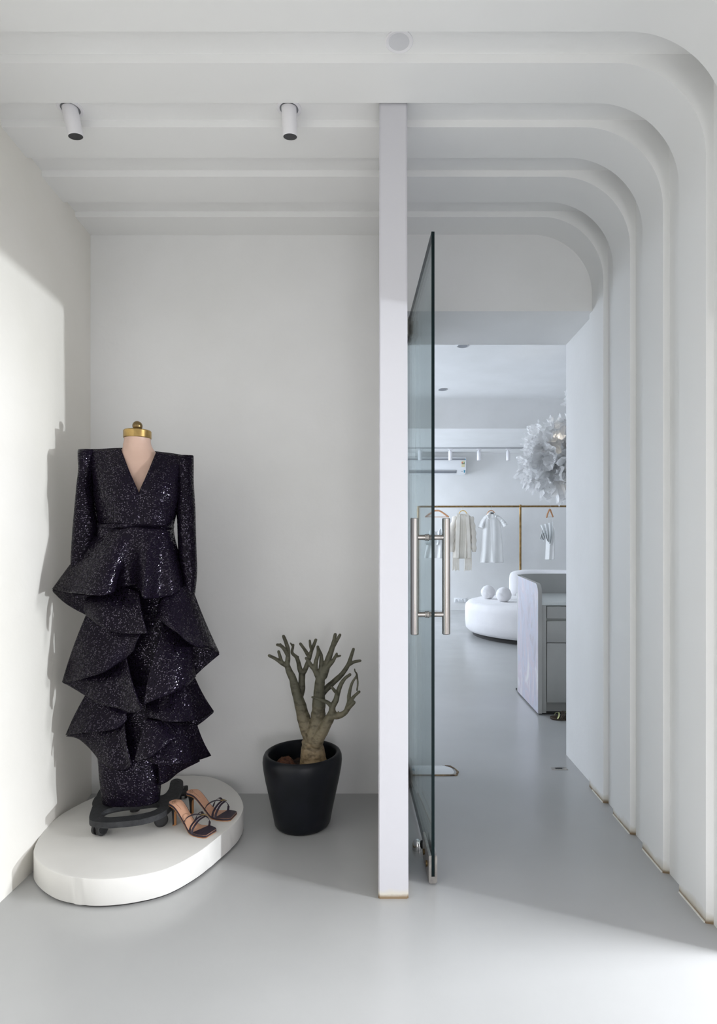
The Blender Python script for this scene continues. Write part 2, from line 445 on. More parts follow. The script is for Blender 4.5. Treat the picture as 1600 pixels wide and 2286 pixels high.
# pearly hand-brushed finish: lilac, blue and cream streaks
m = mat('pearl_brushed_finish', (.7, .68, .72), .4, spec=.5)
tc = nd(m, 'ShaderNodeTexCoord'); mp = nd(m, 'ShaderNodeMapping'); mp.inputs['Scale'].default_value = (3, 4.5, 1.7); mp.inputs['Rotation'].default_value = (.25, 0, 0)
lk(m, tc.outputs['Object'], mp.inputs['Vector'])
n1 = nd(m, 'ShaderNodeTexNoise'); n1.inputs['Scale'].default_value = 1.6; n1.inputs['Detail'].default_value = 9; n1.inputs['Roughness'].default_value = .62; n1.inputs['Distortion'].default_value = 1.2
lk(m, mp.outputs['Vector'], n1.inputs['Vector'])
rp = nd(m, 'ShaderNodeValToRGB'); e = rp.color_ramp.elements
e[0].position = .30; e[0].color = (.33, .32, .35, 1); e[1].position = .72; e[1].color = (.64, .64, .60, 1)
for p_, c_ in ((.40, (.40, .37, .42)), (.47, (.42, .44, .52)), (.54, (.46, .40, .45)), (.62, (.52, .50, .54))):
    x = e.new(p_); x.color = (*c_, 1)
lk(m, n1.outputs['Fac'], rp.inputs['Fac']); lk(m, rp.outputs['Color'], bsdf(m).inputs['Base Color'])
M['pearl'] = m
M['white_plate'], _ = mottle(mat('chipped_white_enamel', (.74, .77, .79), .3), (.10, .07, .04), (.74, .77, .79), 9, 6, lo=.27, hi=.31)
M['rust'], _ = mottle(mat('rusty_edge', (.16, .10, .055), .8), (.08, .05, .03), (.30, .22, .13), 40, 6)
M['gold_strap'] = mat('pale_gold_strap', (.50, .52, .26), .35, .4)
M['brown_sole'] = mat('dark_brown_sole', (.045, .03, .018), .6)

# ------------------------------------------------------------------ the setting
def struct(o, label):
    return tag(o, label, None, None, 'structure')

H_RIB, H_CEIL, X_RIB, X_WALL = 2.733, 2.756, 1.020, 1.042
o = box('floor', -7, 7, -5, 11.2, -.12, 0, M['floor']); struct(o, 'polished pale grey epoxy floor')
o = box('ceiling', -1.62, 1.25, -1.3, 2.95, H_CEIL, H_CEIL+.15, M['plaster']); struct(o, 'white ceiling between the ribs')

# left wall: ruled surface, worn cream plaster, with a soft fold
kn = [-1.3, 1.6, 2.14, 2.5, 2.86, 3.0]
xb = [-1.275, -1.288, -1.294, -1.352, -1.425, -1.45]
xt = [-1.35, -1.385, -1.405, -1.43, -1.45, -1.46]
bm = bmesh.new(); grid = []
for k, y in enumerate(kn):
    grid.append([bm.verts.new((xb[k]+(xt[k]-xb[k])*z/2.8, y, z)) for z in [i*2.85/16 for i in range(17)]])
back = [[bm.verts.new((-1.62, y, z)) for z in (0, 2.85)] for y in kn]
for a, b in zip(grid, grid[1:]):
    for i in range(16): bm.faces.new((a[i], b[i], b[i+1], a[i+1]))
for a, b in zip(back, back[1:]): bm.faces.new((a[0], a[1], b[1], b[0]))
for k in (0, -1): bm.faces.new([*grid[k], back[k][1], back[k][0]])
for i, z in ((0, 0), (-1, 1)):
    for k in range(len(kn)-1): bm.faces.new((grid[k][i], grid[k+1][i], back[k+1][z], back[k][z]))
struct(from_bm('wall_left', bm, M['plaster_worn'], auto=60), 'cream plastered side wall catching daylight')

# back wall: niche block (very slightly battered), lintel over the passage, upper band
bm = bmesh.new()
vs = bm_box(bm, -1.6, .085, 2.82, 3.34, 0, 3.45)
for v in vs:
    if v.co.y < 3.0: v.co.y = 2.818 + .072*min(v.co.z, 2.75)/2.74
vs = bm_box(bm, .085, 1.3, 2.862, 3.34, 2.352, 3.45)
for v in vs:
    if v.co.y < 3.0 and v.co.z > 3: v.co.y = 2.895
    if v.co.y > 3.2 and v.co.z < 3: v.co.z = 2.352
struct(from_bm('wall_back', bm, M['plaster'], smooth=False), 'white back wall of the niche with the passage opening')
bm = bmesh.new(); bm_box(bm, X_WALL, 1.28, 1.70, 3.34, 0, 2.95)
bm_box(bm, 1.28, 4.7, 3.16, 3.34, 0, 3.45)
bm_box(bm, X_WALL, 1.28, -1.3, 1.70, 1.90, 2.95)  # header added out of view to crop the daylight on the left wall
struct(from_bm('wall_right', bm, M['plaster'], smooth=False), 'white right wall running into the passage')
bm = bmesh.new(); bm_box(bm, -1.62, .10, -1.3, -1.15, 0, 2.80); bm_box(bm, .10, 1.25, -1.3, -1.15, 1.6, 2.80)  # unseen wall added to cut frontal light, gap sized for the lighting
struct(from_bm('added_wall_front', bm, M['plaster'], smooth=False), 'white wall added behind the viewer, its gap shaping the light')

# partition between niche and passage, its end reads as a white post
bm = bmesh.new(); vs = bm_box(bm, -.018, .0785, 1.98, 2.86, 0, 2.745)
for v in vs:
    if v.co.y < 2.2:
        v.co.y = 1.978 if v.co.z < .1 else 2.024
        if v.co.z < .1: v.co.x += -.003 if v.co.x < 0 else .003
es = [e for e in bm.edges if abs(e.verts[0].co.z-e.verts[1].co.z) > 1]
bmesh.ops.bevel(bm, geom=es, offset=.004, segments=2, affect='EDGES')
struct(from_bm('wall_partition', bm, M['post'], auto=30), 'white post-like end of the partition wall')

# arched ribs
def rib(n, y0, y1, zend=0.0):
    R, cx, cz = .29, X_RIB-.29, H_RIB-.29
    arc = [(math.cos(a), math.sin(a)) for a in [PI/2*(1-k/28) for k in range(29)]]
    inner = [(-1.47, H_RIB)] + [(cx+R*c, cz+R*s) for c, s in arc] + [(X_RIB, zend)]
    d = .020
    inn2 = [(-1.47, H_RIB+d)] + [(cx+(R+d)*c, cz+(R+d)*s) for c, s in arc] + [(X_RIB+d, zend)]
    outer = [(-1.47, 2.80)] + [(cx+(1.09-cx)*min(1, 1.6*max(0, c)), cz+(2.80-cz)*min(1, 1.6*max(0, s))) for c, s in arc] + [(1.09, zend)]
    bm = bmesh.new()
    A = [bm.verts.new((x, y1, z)) for x, z in outer]
    B = [bm.verts.new((x, y1, z)) for x, z in inner]
    C = [bm.verts.new((x, y0, z)) for x, z in inner]
    D = [bm.verts.new((x, y0-.005, z)) for x, z in inn2]
    E = [bm.verts.new((x, y0-.005, z)) for x, z in outer]
    for p, q in ((A, B), (B, C), (C, D), (D, E)):
        for i in range(len(p)-1): bm.faces.new((p[i], p[i+1], q[i+1], q[i]))
    o = from_bm('trim_%d' % n, bm, M['rib'], auto=32)
    struct(o, 'white curved rib running down ceiling and right wall')
    if zend > 0: return o
    box('skirting_strip', X_RIB-.004, X_RIB, y0+.004, min(y1, 2.86)-.004, 0, .0045, M['plaster_worn'], o)
    return o
for n, (a, b) in enumerate([(1.585, 1.737), (1.849, 2.017), (2.134, 2.303), (2.420, 2.600), (2.715, 2.90)]): rib(n+1, a, b, 1.9 if n == 0 else 0.0)

# rear room
box_ = lambda nm, *a: struct(box(nm, *a), 'rear shop room shell')
box_('wall_rear', -2.7, 4.8, 10.83, 11.0, 0, 3.5, M['plaster'])
box_('wall_rear_right', 4.6, 4.8, 3.34, 10.83, 0, 3.5, M['plaster'])
bm = bmesh.new()
WIN = [(4.5, 6.7), (8.75, 10.65)]
ys = [3.16, 4.5, 6.7, 8.75, 10.65, 10.83]
for k in (0, 2, 4): bm_box(bm, -2.7, -2.5, ys[k], ys[k+1], 0, 3.5)
for a, b in WIN: bm_box(bm, -2.7, -2.5, a, b, 0, .75); bm_box(bm, -2.7, -2.5, a, b, 2.75, 3.5)
bm_box(bm, -2.5, -1.6, 3.16, 3.34, 0, 3.45)
struct(from_bm('wall_rear_left', bm, M['plaster'], smooth=False), 'rear shop room wall with two windows')
for n, (a, b) in enumerate(WIN):
    bm = bmesh.new()
    bm_box(bm, -2.68, -2.60, a, b, .75, .81); bm_box(bm, -2.68, -2.60, a, b, 2.69, 2.75)
    for y in (a, (a+b)/2-.03, b-.06): bm_box(bm, -2.68, -2.60, y, y+.06, .81, 2.69)
    struct(from_bm('window_%d' % (n+1), bm, M['white_metal'], smooth=False), 'white framed window of the rear shop room')
# ceiling of the rear room with a lower part beyond a coved beam face
bm = bmesh.new()
prof = [(3.16, 3.32), (8.33, 3.32)] + [(8.33+.22*math.sin(a), 3.10+.22*math.cos(a)) for a in [PI/2*k/10 for k in range(1, 11)]] + [(8.55, 2.918), (10.9, 2.918), (10.9, 3.55), (3.16, 3.55)]
f0 = [bm.verts.new((-2.7, y, z)) for y, z in prof]; f1 = [bm.verts.new((4.8, y, z)) for y, z in prof]
bm.faces.new(f0); bm.faces.new(f1[::-1])
for i in range(len(prof)): bm.faces.new((f0[i], f1[i], f1[(i+1) % len(prof)], f0[(i+1) % len(prof)]))
struct(from_bm('ceiling_rear', bm, M['plaster'], auto=30), 'white ceiling of the rear shop room')

# ------------------------------------------------------------------ glass door
hx, hy = .1135, 3.005           # hinge line
nx, ny = .1715, 2.060           # free edge
ax = Vector((nx-hx, ny-hy, 0)); DL = ax.length; ax.normalize()
side = Vector((-ax.y, ax.x, 0))  # to the right of the pane when looking from the camera
if side.x < 0: side = -side
door = bpy.data.objects.new('door_1', None); COL.objects.link(door); door.location = (hx, hy, 0)
struct(door, 'frameless glass door standing open with steel pull handle')
def door_box(bm, s0, s1, t0, t1, z0, z1, bev=0.0):
    """box along the door: s from hinge, t sideways"""
    vs = bm_box(bm, s0, s1, t0, t1, z0, z1)
    if bev > 0:
        es = list({e for v in vs for e in v.link_edges})
        r = bmesh.ops.bevel(bm, geom=es, offset=bev, segments=2, affect='EDGES')
    return vs
def door_place(bm):
    for v in bm.verts:
        s, t, z = v.co; v.co = Vector((hx, hy, 0)) + ax*s + side*t + Vector((0, 0, z))
bm = bmesh.new(); door_box(bm, 0, DL, -.0055, .0055, .030, 2.311)
bm.faces.ensure_lookup_table()
for f in bm.faces:
    f.material_index = 0 if abs(f.normal.y) > .9 else 1
door_place(bm)
o = from_bm('glass_pane', bm, None, door, smooth=False, mats=[M['glass'], M['glass_edge']])
tag(o, 'greenish clear glass pane with dark polished edge')
# corner lock patch at the free lower corner, pivot patches at the hinge side
def patch(name, s0, s1, z0, z1, t=.015):
    bm = bmesh.new()
    door_box(bm, s0, s1, .0057, t, z0, z1, .002); door_box(bm, s0, s1, -t, -.0057, z0, z1, .002)
    door_place(bm); return from_bm(name, bm, M['steel_dull'], door)
o = patch('lock_patch', DL-.17, DL+.004, .008, .105)
bm = bmesh.new(); door_box(bm, DL-.165, DL+.003, -.010, .010, .006, .030)
door_place(bm); from_bm('patch_core', bm, M['steel_dull'], o)
bm = bmesh.new()
for s, z in ((DL-.12, .055), (DL-.04, .055)):
    r = bmesh.ops.create_cone(bm, cap_ends=True, segments=16, radius1=.011, radius2=.010, depth=.006)
    for v in r['verts']: v.co = Vector((s+v.co.x, -.018+v.co.z*1.0, z+v.co.y))
door_place(bm); tag(from_bm('lock_cylinder', bm, M['brass_dark'], o), 'brass lock screw')
patch('pivot_patch', -.01, .155, .012, .10)
patch('pivot_patch', -.01, .155, 2.235, 2.318)
# pull handle: two upright bars joined through the pane
hs = DL-.065; hz0, hz1 = .876, 1.300
hd = bpy.data.objects.new('pull_handle', None); COL.objects.link(hd); hd.parent = door; hd.location = (0, 0, 0)
def dpt(s, t, z): return Vector((hx, hy, 0)) + ax*s + side*t + Vector((0, 0, z))
for t in (-.058, .058):
    bm = bmesh.new()
    bm_tube(bm, [dpt(hs, t, hz0), dpt(hs, t, hz0+.002), dpt(hs, t, hz1-.002), dpt(hs, t, hz1)], [.0130, .0150, .0150, .0130], 28)
    from_bm('grip_bar', bm, M['steel'], hd)
for z in (hz0+.073, hz1-.070):
    bm = bmesh.new(); bm_tube(bm, [dpt(hs, -.050, z), dpt(hs, .050, z)], .0098, 20)
    bm_tube(bm, [dpt(hs, -.021, z), dpt(hs, -.0175, z), dpt(hs, -.0165, z), dpt(hs, -.013, z)], [.011, .0122, .0122, .011], 20)
    bm_tube(bm, [dpt(hs, -.0125, z), dpt(hs, -.009, z), dpt(hs, -.0058, z)], [.0115, .0125, .0125], 20)
    bm_tube(bm, [dpt(hs, .0058, z), dpt(hs, .011, z)], [.0125, .0115], 20)
    from_bm('standoff', bm, M['steel'], hd)

# wall bracket of the top pivot on the jamb
bm = bmesh.new(); bm_box(bm, .0855, .0935, 2.885, 2.975, 2.235, 2.315, .002); bm_box(bm, .0855, .128, 2.945, 2.975, 2.262, 2.285, .002)
tag(from_bm('door_bracket', bm, M['steel_dull']), 'small dull steel bracket on the jamb by the door top', 'bracket')

# floor spring cover, door stop, floor bolt plate
r = empty('floor_spring_cover', (.25, 3.10, 0), 'chipped white enamel cover plate set in the floor behind the glass door', 'cover plate')
pl = [(.10, 3.045), (.345, 3.045), (.362, 3.055), (.368, 3.085), (.362, 3.125), (.345, 3.150), (.31, 3.165), (.10, 3.165)]
prism('plate', pl, 0, .005, M['white_plate'], r, .001)
bm = bmesh.new()
bm_box(bm, .10, .375, 3.034, 3.045, 0, .004); bm_tube(bm, [(.375, 3.036, .002), (.388, 3.085, .002), (.378, 3.13, .002), (.355, 3.162, .002), (.33, 3.172, .002)], [.005, .007, .004, .009, .004], 8, flat=(1, .35))
tag(from_bm('rim', bm, M['rust'], r), 'rusty worn edge')
box('spring_slot', .118, .16, 3.095, 3.115, .005, .007, M['blue_print'], r)
r = empty('door_stop', P(931, 1896, 2.295)*1.0, 'small chrome half-dome door stop on the floor beside the glass door', 'door stop')
c = Vector((.129, 2.30, 0)); r.location = c
lathe('dome', [(0, .040), (.008, .039), (.014, .034), (.018, .024), (.019, .012), (.019, 0), (0, 0)], c, M['chrome'], r, 24)
bm = bmesh.new(); bm_tube(bm, [c+Vector((.016, 0, .02)), c+Vector((.0225, 0, .02))], .016, 16)
tag(from_bm('rubber_pad', bm, M['black_rubber'], r), 'black rubber pad')
r = empty('floor_bolt_plate', (.935, 3.13, 0), 'small dark metal bolt plate set in the floor near the passage wall', 'bolt plate')
box('plate', .893, .982, 3.112, 3.148, 0, .002, M['steel_dull'], r, .0008)
box('keeper_slot', .918, .955, 3.122, 3.138, .002, .0026, M['black_hole'], r)

# ------------------------------------------------------------------ front ceiling lights
r = empty('recessed_downlight', (.045, 1.795, H_CEIL), 'round frosted recessed downlight above the white post', 'ceiling light')
c = (.045, 1.797, H_CEIL)
lathe('bezel', [(.032, .0), (.032, -.002), (.040, -.004), (.043, -.002), (.043, 0)], c, M['white_metal'], r, 40)
lathe('diffuser', [(0, -.0015), (.032, -.0015), (.032, 0), (0, 0)], c, M['dl_cover'], r, 40)
def spot(u, v, tilt, label):
    c = Vector(((u-U0)*2.072/F, 2.072, H_CEIL))
    r = empty('adjustable_spotlight', c, label, 'spotlight', 'white ceiling spotlights above the niche')
    lathe('trim_ring', [(.033, .0), (.033, -.003), (.041, -.0045), (.044, -.002), (.044, 0)], c, M['white_metal'], r, 36)
    lathe('recess_cup', [(.033, -.002), (.031, -.0005), (0, -.0005)], c, M['plastic_grey'], r, 36)
    d = Vector((tilt, .19, -1)).normalized(); a = c + Vector((0, -.004, .0)) - d*.0; b = a + d*.094
    bm = bmesh.new(); bm_tube(bm, [a, a+d*.086, a+d*.092, b], [.0265, .0265, .0262, .0245], 36, cap=False)
    tag(from_bm('barrel', bm, M['white_metal'], r), 'white barrel')
    bm = bmesh.new(); bm_tube(bm, [b-d*.0005, b-d*.012, b-d*.03], [.0242, .0215, .015], 36)
    tag(from_bm('lens', bm, M['black_hole'], r), 'dark lens recess')
spot(157, 243, .13, 'left white ceiling spotlight with tilted barrel, over the dressed mannequin')
spot(645, 243, .02, 'right white ceiling spotlight with upright barrel, nearer the white post')

# ------------------------------------------------------------------ platform
top_px = [(75, 1905), (81, 1882), (98, 1855), (131, 1822), (169, 1800), (221, 1775), (300, 1747), (360, 1735), (394, 1732), (424, 1731), (469, 1734), (506, 1749),
          (532, 1772), (543, 1796), (540, 1814), (525, 1836), (487, 1868), (442, 1903), (375, 1938), (300, 1956), (225, 1963), (169, 1959), (124, 1948), (90, 1927)]
PZ = .097
out = [((u-U0)*(1300*(CZ-PZ)/(v-V0))/F, 1300*(CZ-PZ)/(v-V0)) for u, v in top_px]
out = [(p.x, p.y) for p in spline([(x, y, 0) for x, y in out], 120, True)]
cxp = sum(p[0] for p in out)/len(out); cyp = sum(p[1] for p in out)/len(out)
r = empty('display_platform', (cxp, cyp, 0), 'low rounded white display plinth in the niche corner under the mannequin', 'plinth')
prism('plinth_body', out, .008, PZ, M['platform'], r, .003)
prism('recessed_foot', [(cxp+(x-cxp)*.975, cyp+(y-cyp)*.975) for x, y in out], 0, .008, M['black_gap'], r)

# ------------------------------------------------------------------ dress form
Y0 = 2.37
def D(u, v, d): return P(u, v, Y0-d)
form = empty('dress_form', (-1.0, 2.37, PZ), 'headless skin-toned mannequin with brass neck cap and black castor base', 'mannequin')
def oval_rings(spec, n=40, power=2.0):
    rows = []
    for ul, ur, v, dc, rd in spec:
        a = D(ul, v, dc); b = D(ur, v, dc); c = (a+b)/2; hw = (b-a)/2
        row = []
        for k in range(n):
            t = 2*PI*k/n; cs, sn = math.cos(t), math.sin(t)
            cs = math.copysign(abs(cs)**(2/power), cs); sn = math.copysign(abs(sn)**(2/power), sn)
            row.append(c + hw*cs + Vector((0, rd*sn, 0)))
        rows.append(row)
    return rows
def dense(spec, n):
    out = []
    vs = [Vector(s[:3]) for s in spec]; ws = [Vector((s[3], s[4], 0)) for s in spec]
    m_ = len(spec)
    for i in range(n):
        s = i*(m_-1)/(n-1); k = min(int(s), m_-2); t = s-k
        g = lambda L, j: L[min(max(j, 0), m_-1)]
        p = cr(g(vs, k-1), g(vs, k), g(vs, k+1), g(vs, k+2), t); w = cr(g(ws, k-1), g(ws, k), g(ws, k+1), g(ws, k+2), t)
        out.append((p.x, p.y, p.z, w.x, w.y))
    return out
torso = [(279, 334.5, 977, 0, .050), (279, 334.5, 985, 0, .050), (277, 336, 993, 0, .052), (276, 340, 1001, 0, .052), (270, 347, 1010, .002, .052), (256, 361, 1022, .006, .055),
         (236, 382, 1045, .012, .064), (232, 382, 1085, .014, .080), (234, 378, 1120, .012, .082), (238, 370, 1160, 0, .072), (238, 368, 1180, 0, .070), (232, 375, 1250, -.01, .070), (230, 378, 1330, -.01, .060), (240, 368, 1400, -.01, .04)]
o = grid_mesh('torso', oval_rings(dense(torso, 60)), M['skin'], form, closed_u=True, caps=True)
tag(o, 'skin-coloured torso and neck')
c = D(306.7, 978, 0)
lathe('neck_cap', [(0, -.002), (.052, -.002), (.0535, 0), (.0535, .027), (.051, .0305), (0, .031)], c, M['brass'], form, 48)
cap = [x for x in form.children if x.name.startswith('neck_cap')][0]
bm = bmesh.new(); bmesh.ops.create_uvsphere(bm, u_segments=28, v_segments=18, radius=.0195)
for v in bm.verts: v.co += c + Vector((0, 0, .0495))
bm_tube(bm, [c+Vector((0, 0, .03)), c+Vector((0, 0, .034))], [.009, .007], 16)
tag(from_bm('finial_ball', bm, M['brass_dark'], cap, auto=60), 'dark brass ball')
# base frame traced on its own plane, with a cut-out
FZ = .168
def fp(u, v): 
    Y = 1300*(CZ-FZ)/(v-V0); return ((u-U0)*Y/F, Y)
outer = [fp(u, v) for u, v in [(199.5, 1828), (201, 1815), (210, 1790), (219, 1768), (226, 1761), (240, 1763), (250, 1776), (285, 1786), (330, 1781), (356, 1776), (368, 1772), (377, 1760), (380, 1746),
                               (386, 1740), (396, 1738), (406, 1741), (409, 1748), (405, 1760), (396, 1780), (384, 1796), (367, 1811), (345, 1821), (315, 1829), (285, 1833), (250, 1836), (229, 1836), (210, 1834)]]
inner = [fp(u, v) for u, v in [(227, 1815), (240, 1806), (270, 1799), (310, 1795), (345, 1791), (358, 1795), (352, 1804), (335, 1812), (300, 1819), (265, 1823), (240, 1824), (230, 1821)]]
oo = [p for p in spline([(x, y, 0) for x, y in outer], 96, True)]; ii = [p for p in spline([(x, y, 0) for x, y in inner], 96, True)]
def arr(c_, L):
    return sorted(L, key=lambda p: math.atan2(p.y-c_.y, p.x-c_.x))
bm = bmesh.new(); ic = sum(ii, Vector())/len(ii)
vo_ = [bm.verts.new((p.x, p.y, FZ)) for p in oo]; vi_ = [bm.verts.new((p.x, p.y, FZ)) for p in ii]
eo = [bm.edges.new((vo_[k], vo_[(k+1) % 96])) for k in range(96)]; ei = [bm.edges.new((vi_[k], vi_[(k+1) % 96])) for k in range(96)]
bmesh.ops.triangle_fill(bm, use_beauty=True, edges=eo+ei)
r_ = bmesh.ops.extrude_face_region(bm, geom=bm.faces[:])
for v in [g for g in r_['geom'] if isinstance(g, bmesh.types.BMVert)]: v.co.z = FZ-.022
frame = from_bm('base_frame', bm, M['cast_iron'], form, auto=40); tag(frame, 'charcoal cast metal base with oval cut-out')
for u, v in ((221, 1826), (398, 1744), (226, 1768)):
    bm = bmesh.new()
    x_, y_ = fp(u, v); bmesh.ops.create_cone(bm, cap_ends=True, segments=12, radius1=.004, radius2=.004, depth=.003, matrix=Matrix.Translation((x_, y_, FZ)))
    from_bm('bolt', bm, M['black_hole'], frame)
def caster(x, y, rz, r_=.026):
    cst = bpy.data.objects.new('caster', None); COL.objects.link(cst); cst.parent = form; cst.location = Vector((x, y, PZ))-form.location
    bm = bmesh.new()
    m3 = Matrix.Rotation(rz, 3, 'Z')
    for s in (-1, 1):
        bm_tube(bm, [Vector((x, y, PZ+r_))+m3@Vector((0, s*.006, 0)), Vector((x, y, PZ+r_))+m3@Vector((0, s*.017, 0)), Vector((x, y, PZ+r_))+m3@Vector((0, s*.019, 0))], [r_, r_, r_-.003], 24)
    from_bm('wheel', bm, M['black_rubber'], cst)
    bm = bmesh.new()
    bm_tube(bm, [Vector((x, y, PZ+r_+.004))+m3@Vector((0, -.021, 0)), Vector((x, y, PZ+r_+.004))+m3@Vector((0, .021, 0))], [r_*.80]*2, 20)
    bm_tube(bm, [(x, y, PZ+r_), (x, y, FZ-.021)], .009, 14)
    o_ = from_bm('housing', bm, M['black_plastic'], cst)
    bm = bmesh.new(); bm_tube(bm, [(x, y, FZ-.030), (x, y, FZ-.022)], .012, 14)
    tag(from_bm('stem_collar', bm, M['chrome'], cst), 'chrome collar')
caster(-1.085, 2.222, 1.2); caster(-.882, 2.296, .5); caster(-.880, 2.545, 1.9); caster(-1.19, 2.44, 1.0)
bm = bmesh.new(); bm_tube(bm, [(-1.028, 2.40, PZ+.012), (-1.028, 2.40, .9)], .014, 16); bm_tube(bm, [(-1.028, 2.40, PZ+.0115), (-1.028, 2.40, PZ+.03)], .019, 16)
from_bm('centre_pole', bm, M['black_plastic'], form)

# ------------------------------------------------------------------ dress
dress = empty('sequin_gown', (-1.0, 2.37, .20), 'long-sleeved black and violet sequin gown with cascading ruffles on the mannequin', 'dress')
def panel(name, ctrl, nu=30, nv=24, thick=.003, label=None):
    rows = bsurf([[D(*p) for p in r] for r in ctrl], nu, nv)
    o = grid_mesh(name, rows, M['sequin'], dress, thick)
    if label: tag(o, label)
    return o
panel('bodice_front', [
    [(269, 1000, .035), (240, 1003, .025), (205, 1003, .012), (178, 1006, 0)],
    [(289, 1052, .100), (255, 1052, .094), (222, 1052, .065), (203, 1055, .02)],
    [(311, 1105, .122), (268, 1105, .128), (230, 1105, .085), (210, 1110, .02)],
    [(311, 1140, .114), (270, 1140, .112), (236, 1140, .070), (216, 1145, .02)],
    [(311, 1175, .102), (270, 1175, .097), (240, 1175, .062), (221, 1177, .005)]])
panel('bodice_front', [
    [(349, 1008, .035), (376, 1012, .025), (405, 1016, .012), (429, 1019, 0)],
    [(331, 1052, .100), (362, 1053, .094), (390, 1055, .065), (405, 1060, .02)],
    [(309, 1105, .122), (350, 1105, .128), (384, 1108, .085), (400, 1112, .02)],
    [(309, 1140, .114), (348, 1140, .112), (378, 1142, .070), (393, 1148, .02)],
    [(309, 1175, .102), (348, 1176, .097), (372, 1177, .062), (386, 1178, .005)]])
panel('bodice_back', [
    [(178, 1006, 0), (230, 1002, -.02), (269, 1000, -.03), (309, 1002, -.055), (349, 1008, -.03), (385, 1012, -.02), (429, 1019, 0)],
    [(203, 1055, .02), (225, 1055, -.06), (265, 1055, -.09), (309, 1055, -.095), (350, 1055, -.09), (388, 1058, -.06), (405, 1060, .02)],
    [(210, 1110, .02), (230, 1110, -.06), (268, 1110, -.09), (309, 1110, -.095), (348, 1110, -.09), (385, 1110, -.06), (400, 1112, .02)],
    [(221, 1177, .005), (240, 1177, -.06), (270, 1177, -.085), (309, 1177, -.09), (345, 1177, -.085), (370, 1177, -.06), (386, 1178, .005)]], 40, 20)
sl = [(176, 213, 1003.5, .0, .012), (175.5, 215, 1006, .0, .030), (177, 215, 1020, 0, .045), (179, 213, 1050, .0, .047), (175, 208, 1083, 0, .046), (169.5, 211, 1130, .0, .043), (164.5, 218, 1175, .0, .042),
      (162, 211, 1212, .0, .040), (160, 203, 1255, .005, .038), (161, 197, 1300, .01, .034), (164, 190, 1335, .012, .030)]
sr = [(394, 430.5, 1016.5, .0, .012), (393, 431.5, 1019, .0, .030), (394, 431, 1033, 0, .045), (397, 431, 1077, .0, .046), (394.5, 434.6, 1130, .0, .043), (397, 436, 1175, .0, .041),
      (398.5, 437.3, 1222, .0, .039), (402, 439, 1261, .005, .037), (408, 438.6, 1287, .01, .033), (416, 434.6, 1325, .012, .028)]
for s_ in (sl, sr): grid_mesh('sleeve', oval_rings(dense(s_, 70), 36), M['sequin'], dress, closed_u=True, caps=True)
waist = [(221, 386, 1172, 0, .104), (220.5, 386.5, 1175, 0, .107), (221, 386, 1179, 0, .104)]
grid_mesh('waistband', oval_rings(dense(waist, 6), 48), M['sequin'], dress, closed_u=True)
skirt = [(223, 384, 1178, 0, .085), (219, 391, 1230, 0, .082), (208, 402, 1320, 0, .070), (203, 408, 1420, 0, .064), (203, 415, 1520, 0, .064), (206, 405, 1620, .005, .068),
         (222, 364, 1680, .01, .080), (227, 358, 1735, .025, .075), (232, 354, 1787, .035, .060)]
grid_mesh('skirt', oval_rings(dense(skirt, 90), 56, 2.3), M['sequin'], dress, .003, closed_u=True)

def flounce(top, hem, bulge=.012, name='ruffle', nv=18, nu=56):
    t = spline([D(*p) for p in top], nu); h = spline([D(*p) for p in hem], nu)
    rows = []
    for k in range(nv):
        w = k/(nv-1)
        rows.append([t[j].lerp(h[j], w) + Vector((0, -bulge*math.sin(PI*w), 0)) for j in range(nu)])
    return grid_mesh(name, rows, M['sequin'], dress, .0035)
# from behind to front
flounce([(117.5, 1316, -.005), (150, 1323, .03), (190, 1328, .05), (235, 1329, .06)], [(119, 1321, -.02), (142, 1343, -.01), (166, 1359, .01), (195, 1374, .03)], .0, 'ruffle_turnback')
flounce([(192, 1335, .05), (230, 1322, .085), (270, 1306, .09), (311, 1322, .11)], [(192, 1373, .06), (210, 1388, .11), (231, 1401, .14), (263, 1412, .155), (290, 1415, .165), (329, 1414, .20)])
flounce([(197, 1362, .04), (220, 1378, .065), (262, 1396, .085), (320, 1404, .12)], [(139, 1523, .0), (171, 1519, .08), (200, 1511, .12), (231, 1501, .14), (257, 1485, .13), (278, 1472, .115), (299, 1452, .13)])
flounce([(178, 1494, .02), (215, 1490, .05), (252, 1478, .075), (281, 1462, .11)], [(140, 1524, -.005), (155, 1531, .02), (190, 1552, .05), (215, 1568, .09), (244, 1577, .12), (268, 1582, .13), (288, 1592, .15), (317, 1584, .195)])
flounce([(195, 1545, .02), (220, 1552, .04), (250, 1562, .06), (286, 1578, .075)], [(147, 1641, .0), (179, 1637, .07), (205, 1635, .095), (247, 1630, .115), (268, 1622, .11), (284, 1606, .10)])
flounce([(172, 1627, 0), (212, 1622, .04), (250, 1616, .07), (278, 1608, .10)], [(148, 1643, -.005), (173, 1648, .01), (194, 1664, .025), (212, 1684, .045), (224, 1700, .07), (250, 1717, .115), (284, 1720, .13), (294, 1706, .15)])
flounce([(385, 1420, .04), (430, 1440, .02), (465, 1449, .0), (489, 1457, -.01)], [(385, 1512, .04), (425, 1514, .02), (455, 1490, .0), (489, 1461, -.02)], .0, 'ruffle_turnback')
flounce([(366, 1390, .10), (384, 1398, .09), (408, 1416, .075), (432, 1440, .06)], [(319, 1574, .185), (349, 1561, .195), (381, 1548, .185), (402, 1538, .155), (418, 1530, .12), (437, 1510, .05)], .016)
flounce([(349, 1378, .12), (358, 1338, .115), (383, 1322, .095), (406, 1306, .06), (424, 1300, .015)], [(350, 1379, .14), (378, 1401, .18), (397, 1414, .195), (415, 1430, .19), (436, 1443, .155), (462, 1447, .09), (478, 1453, .045), (489, 1457, -.005)], .014)
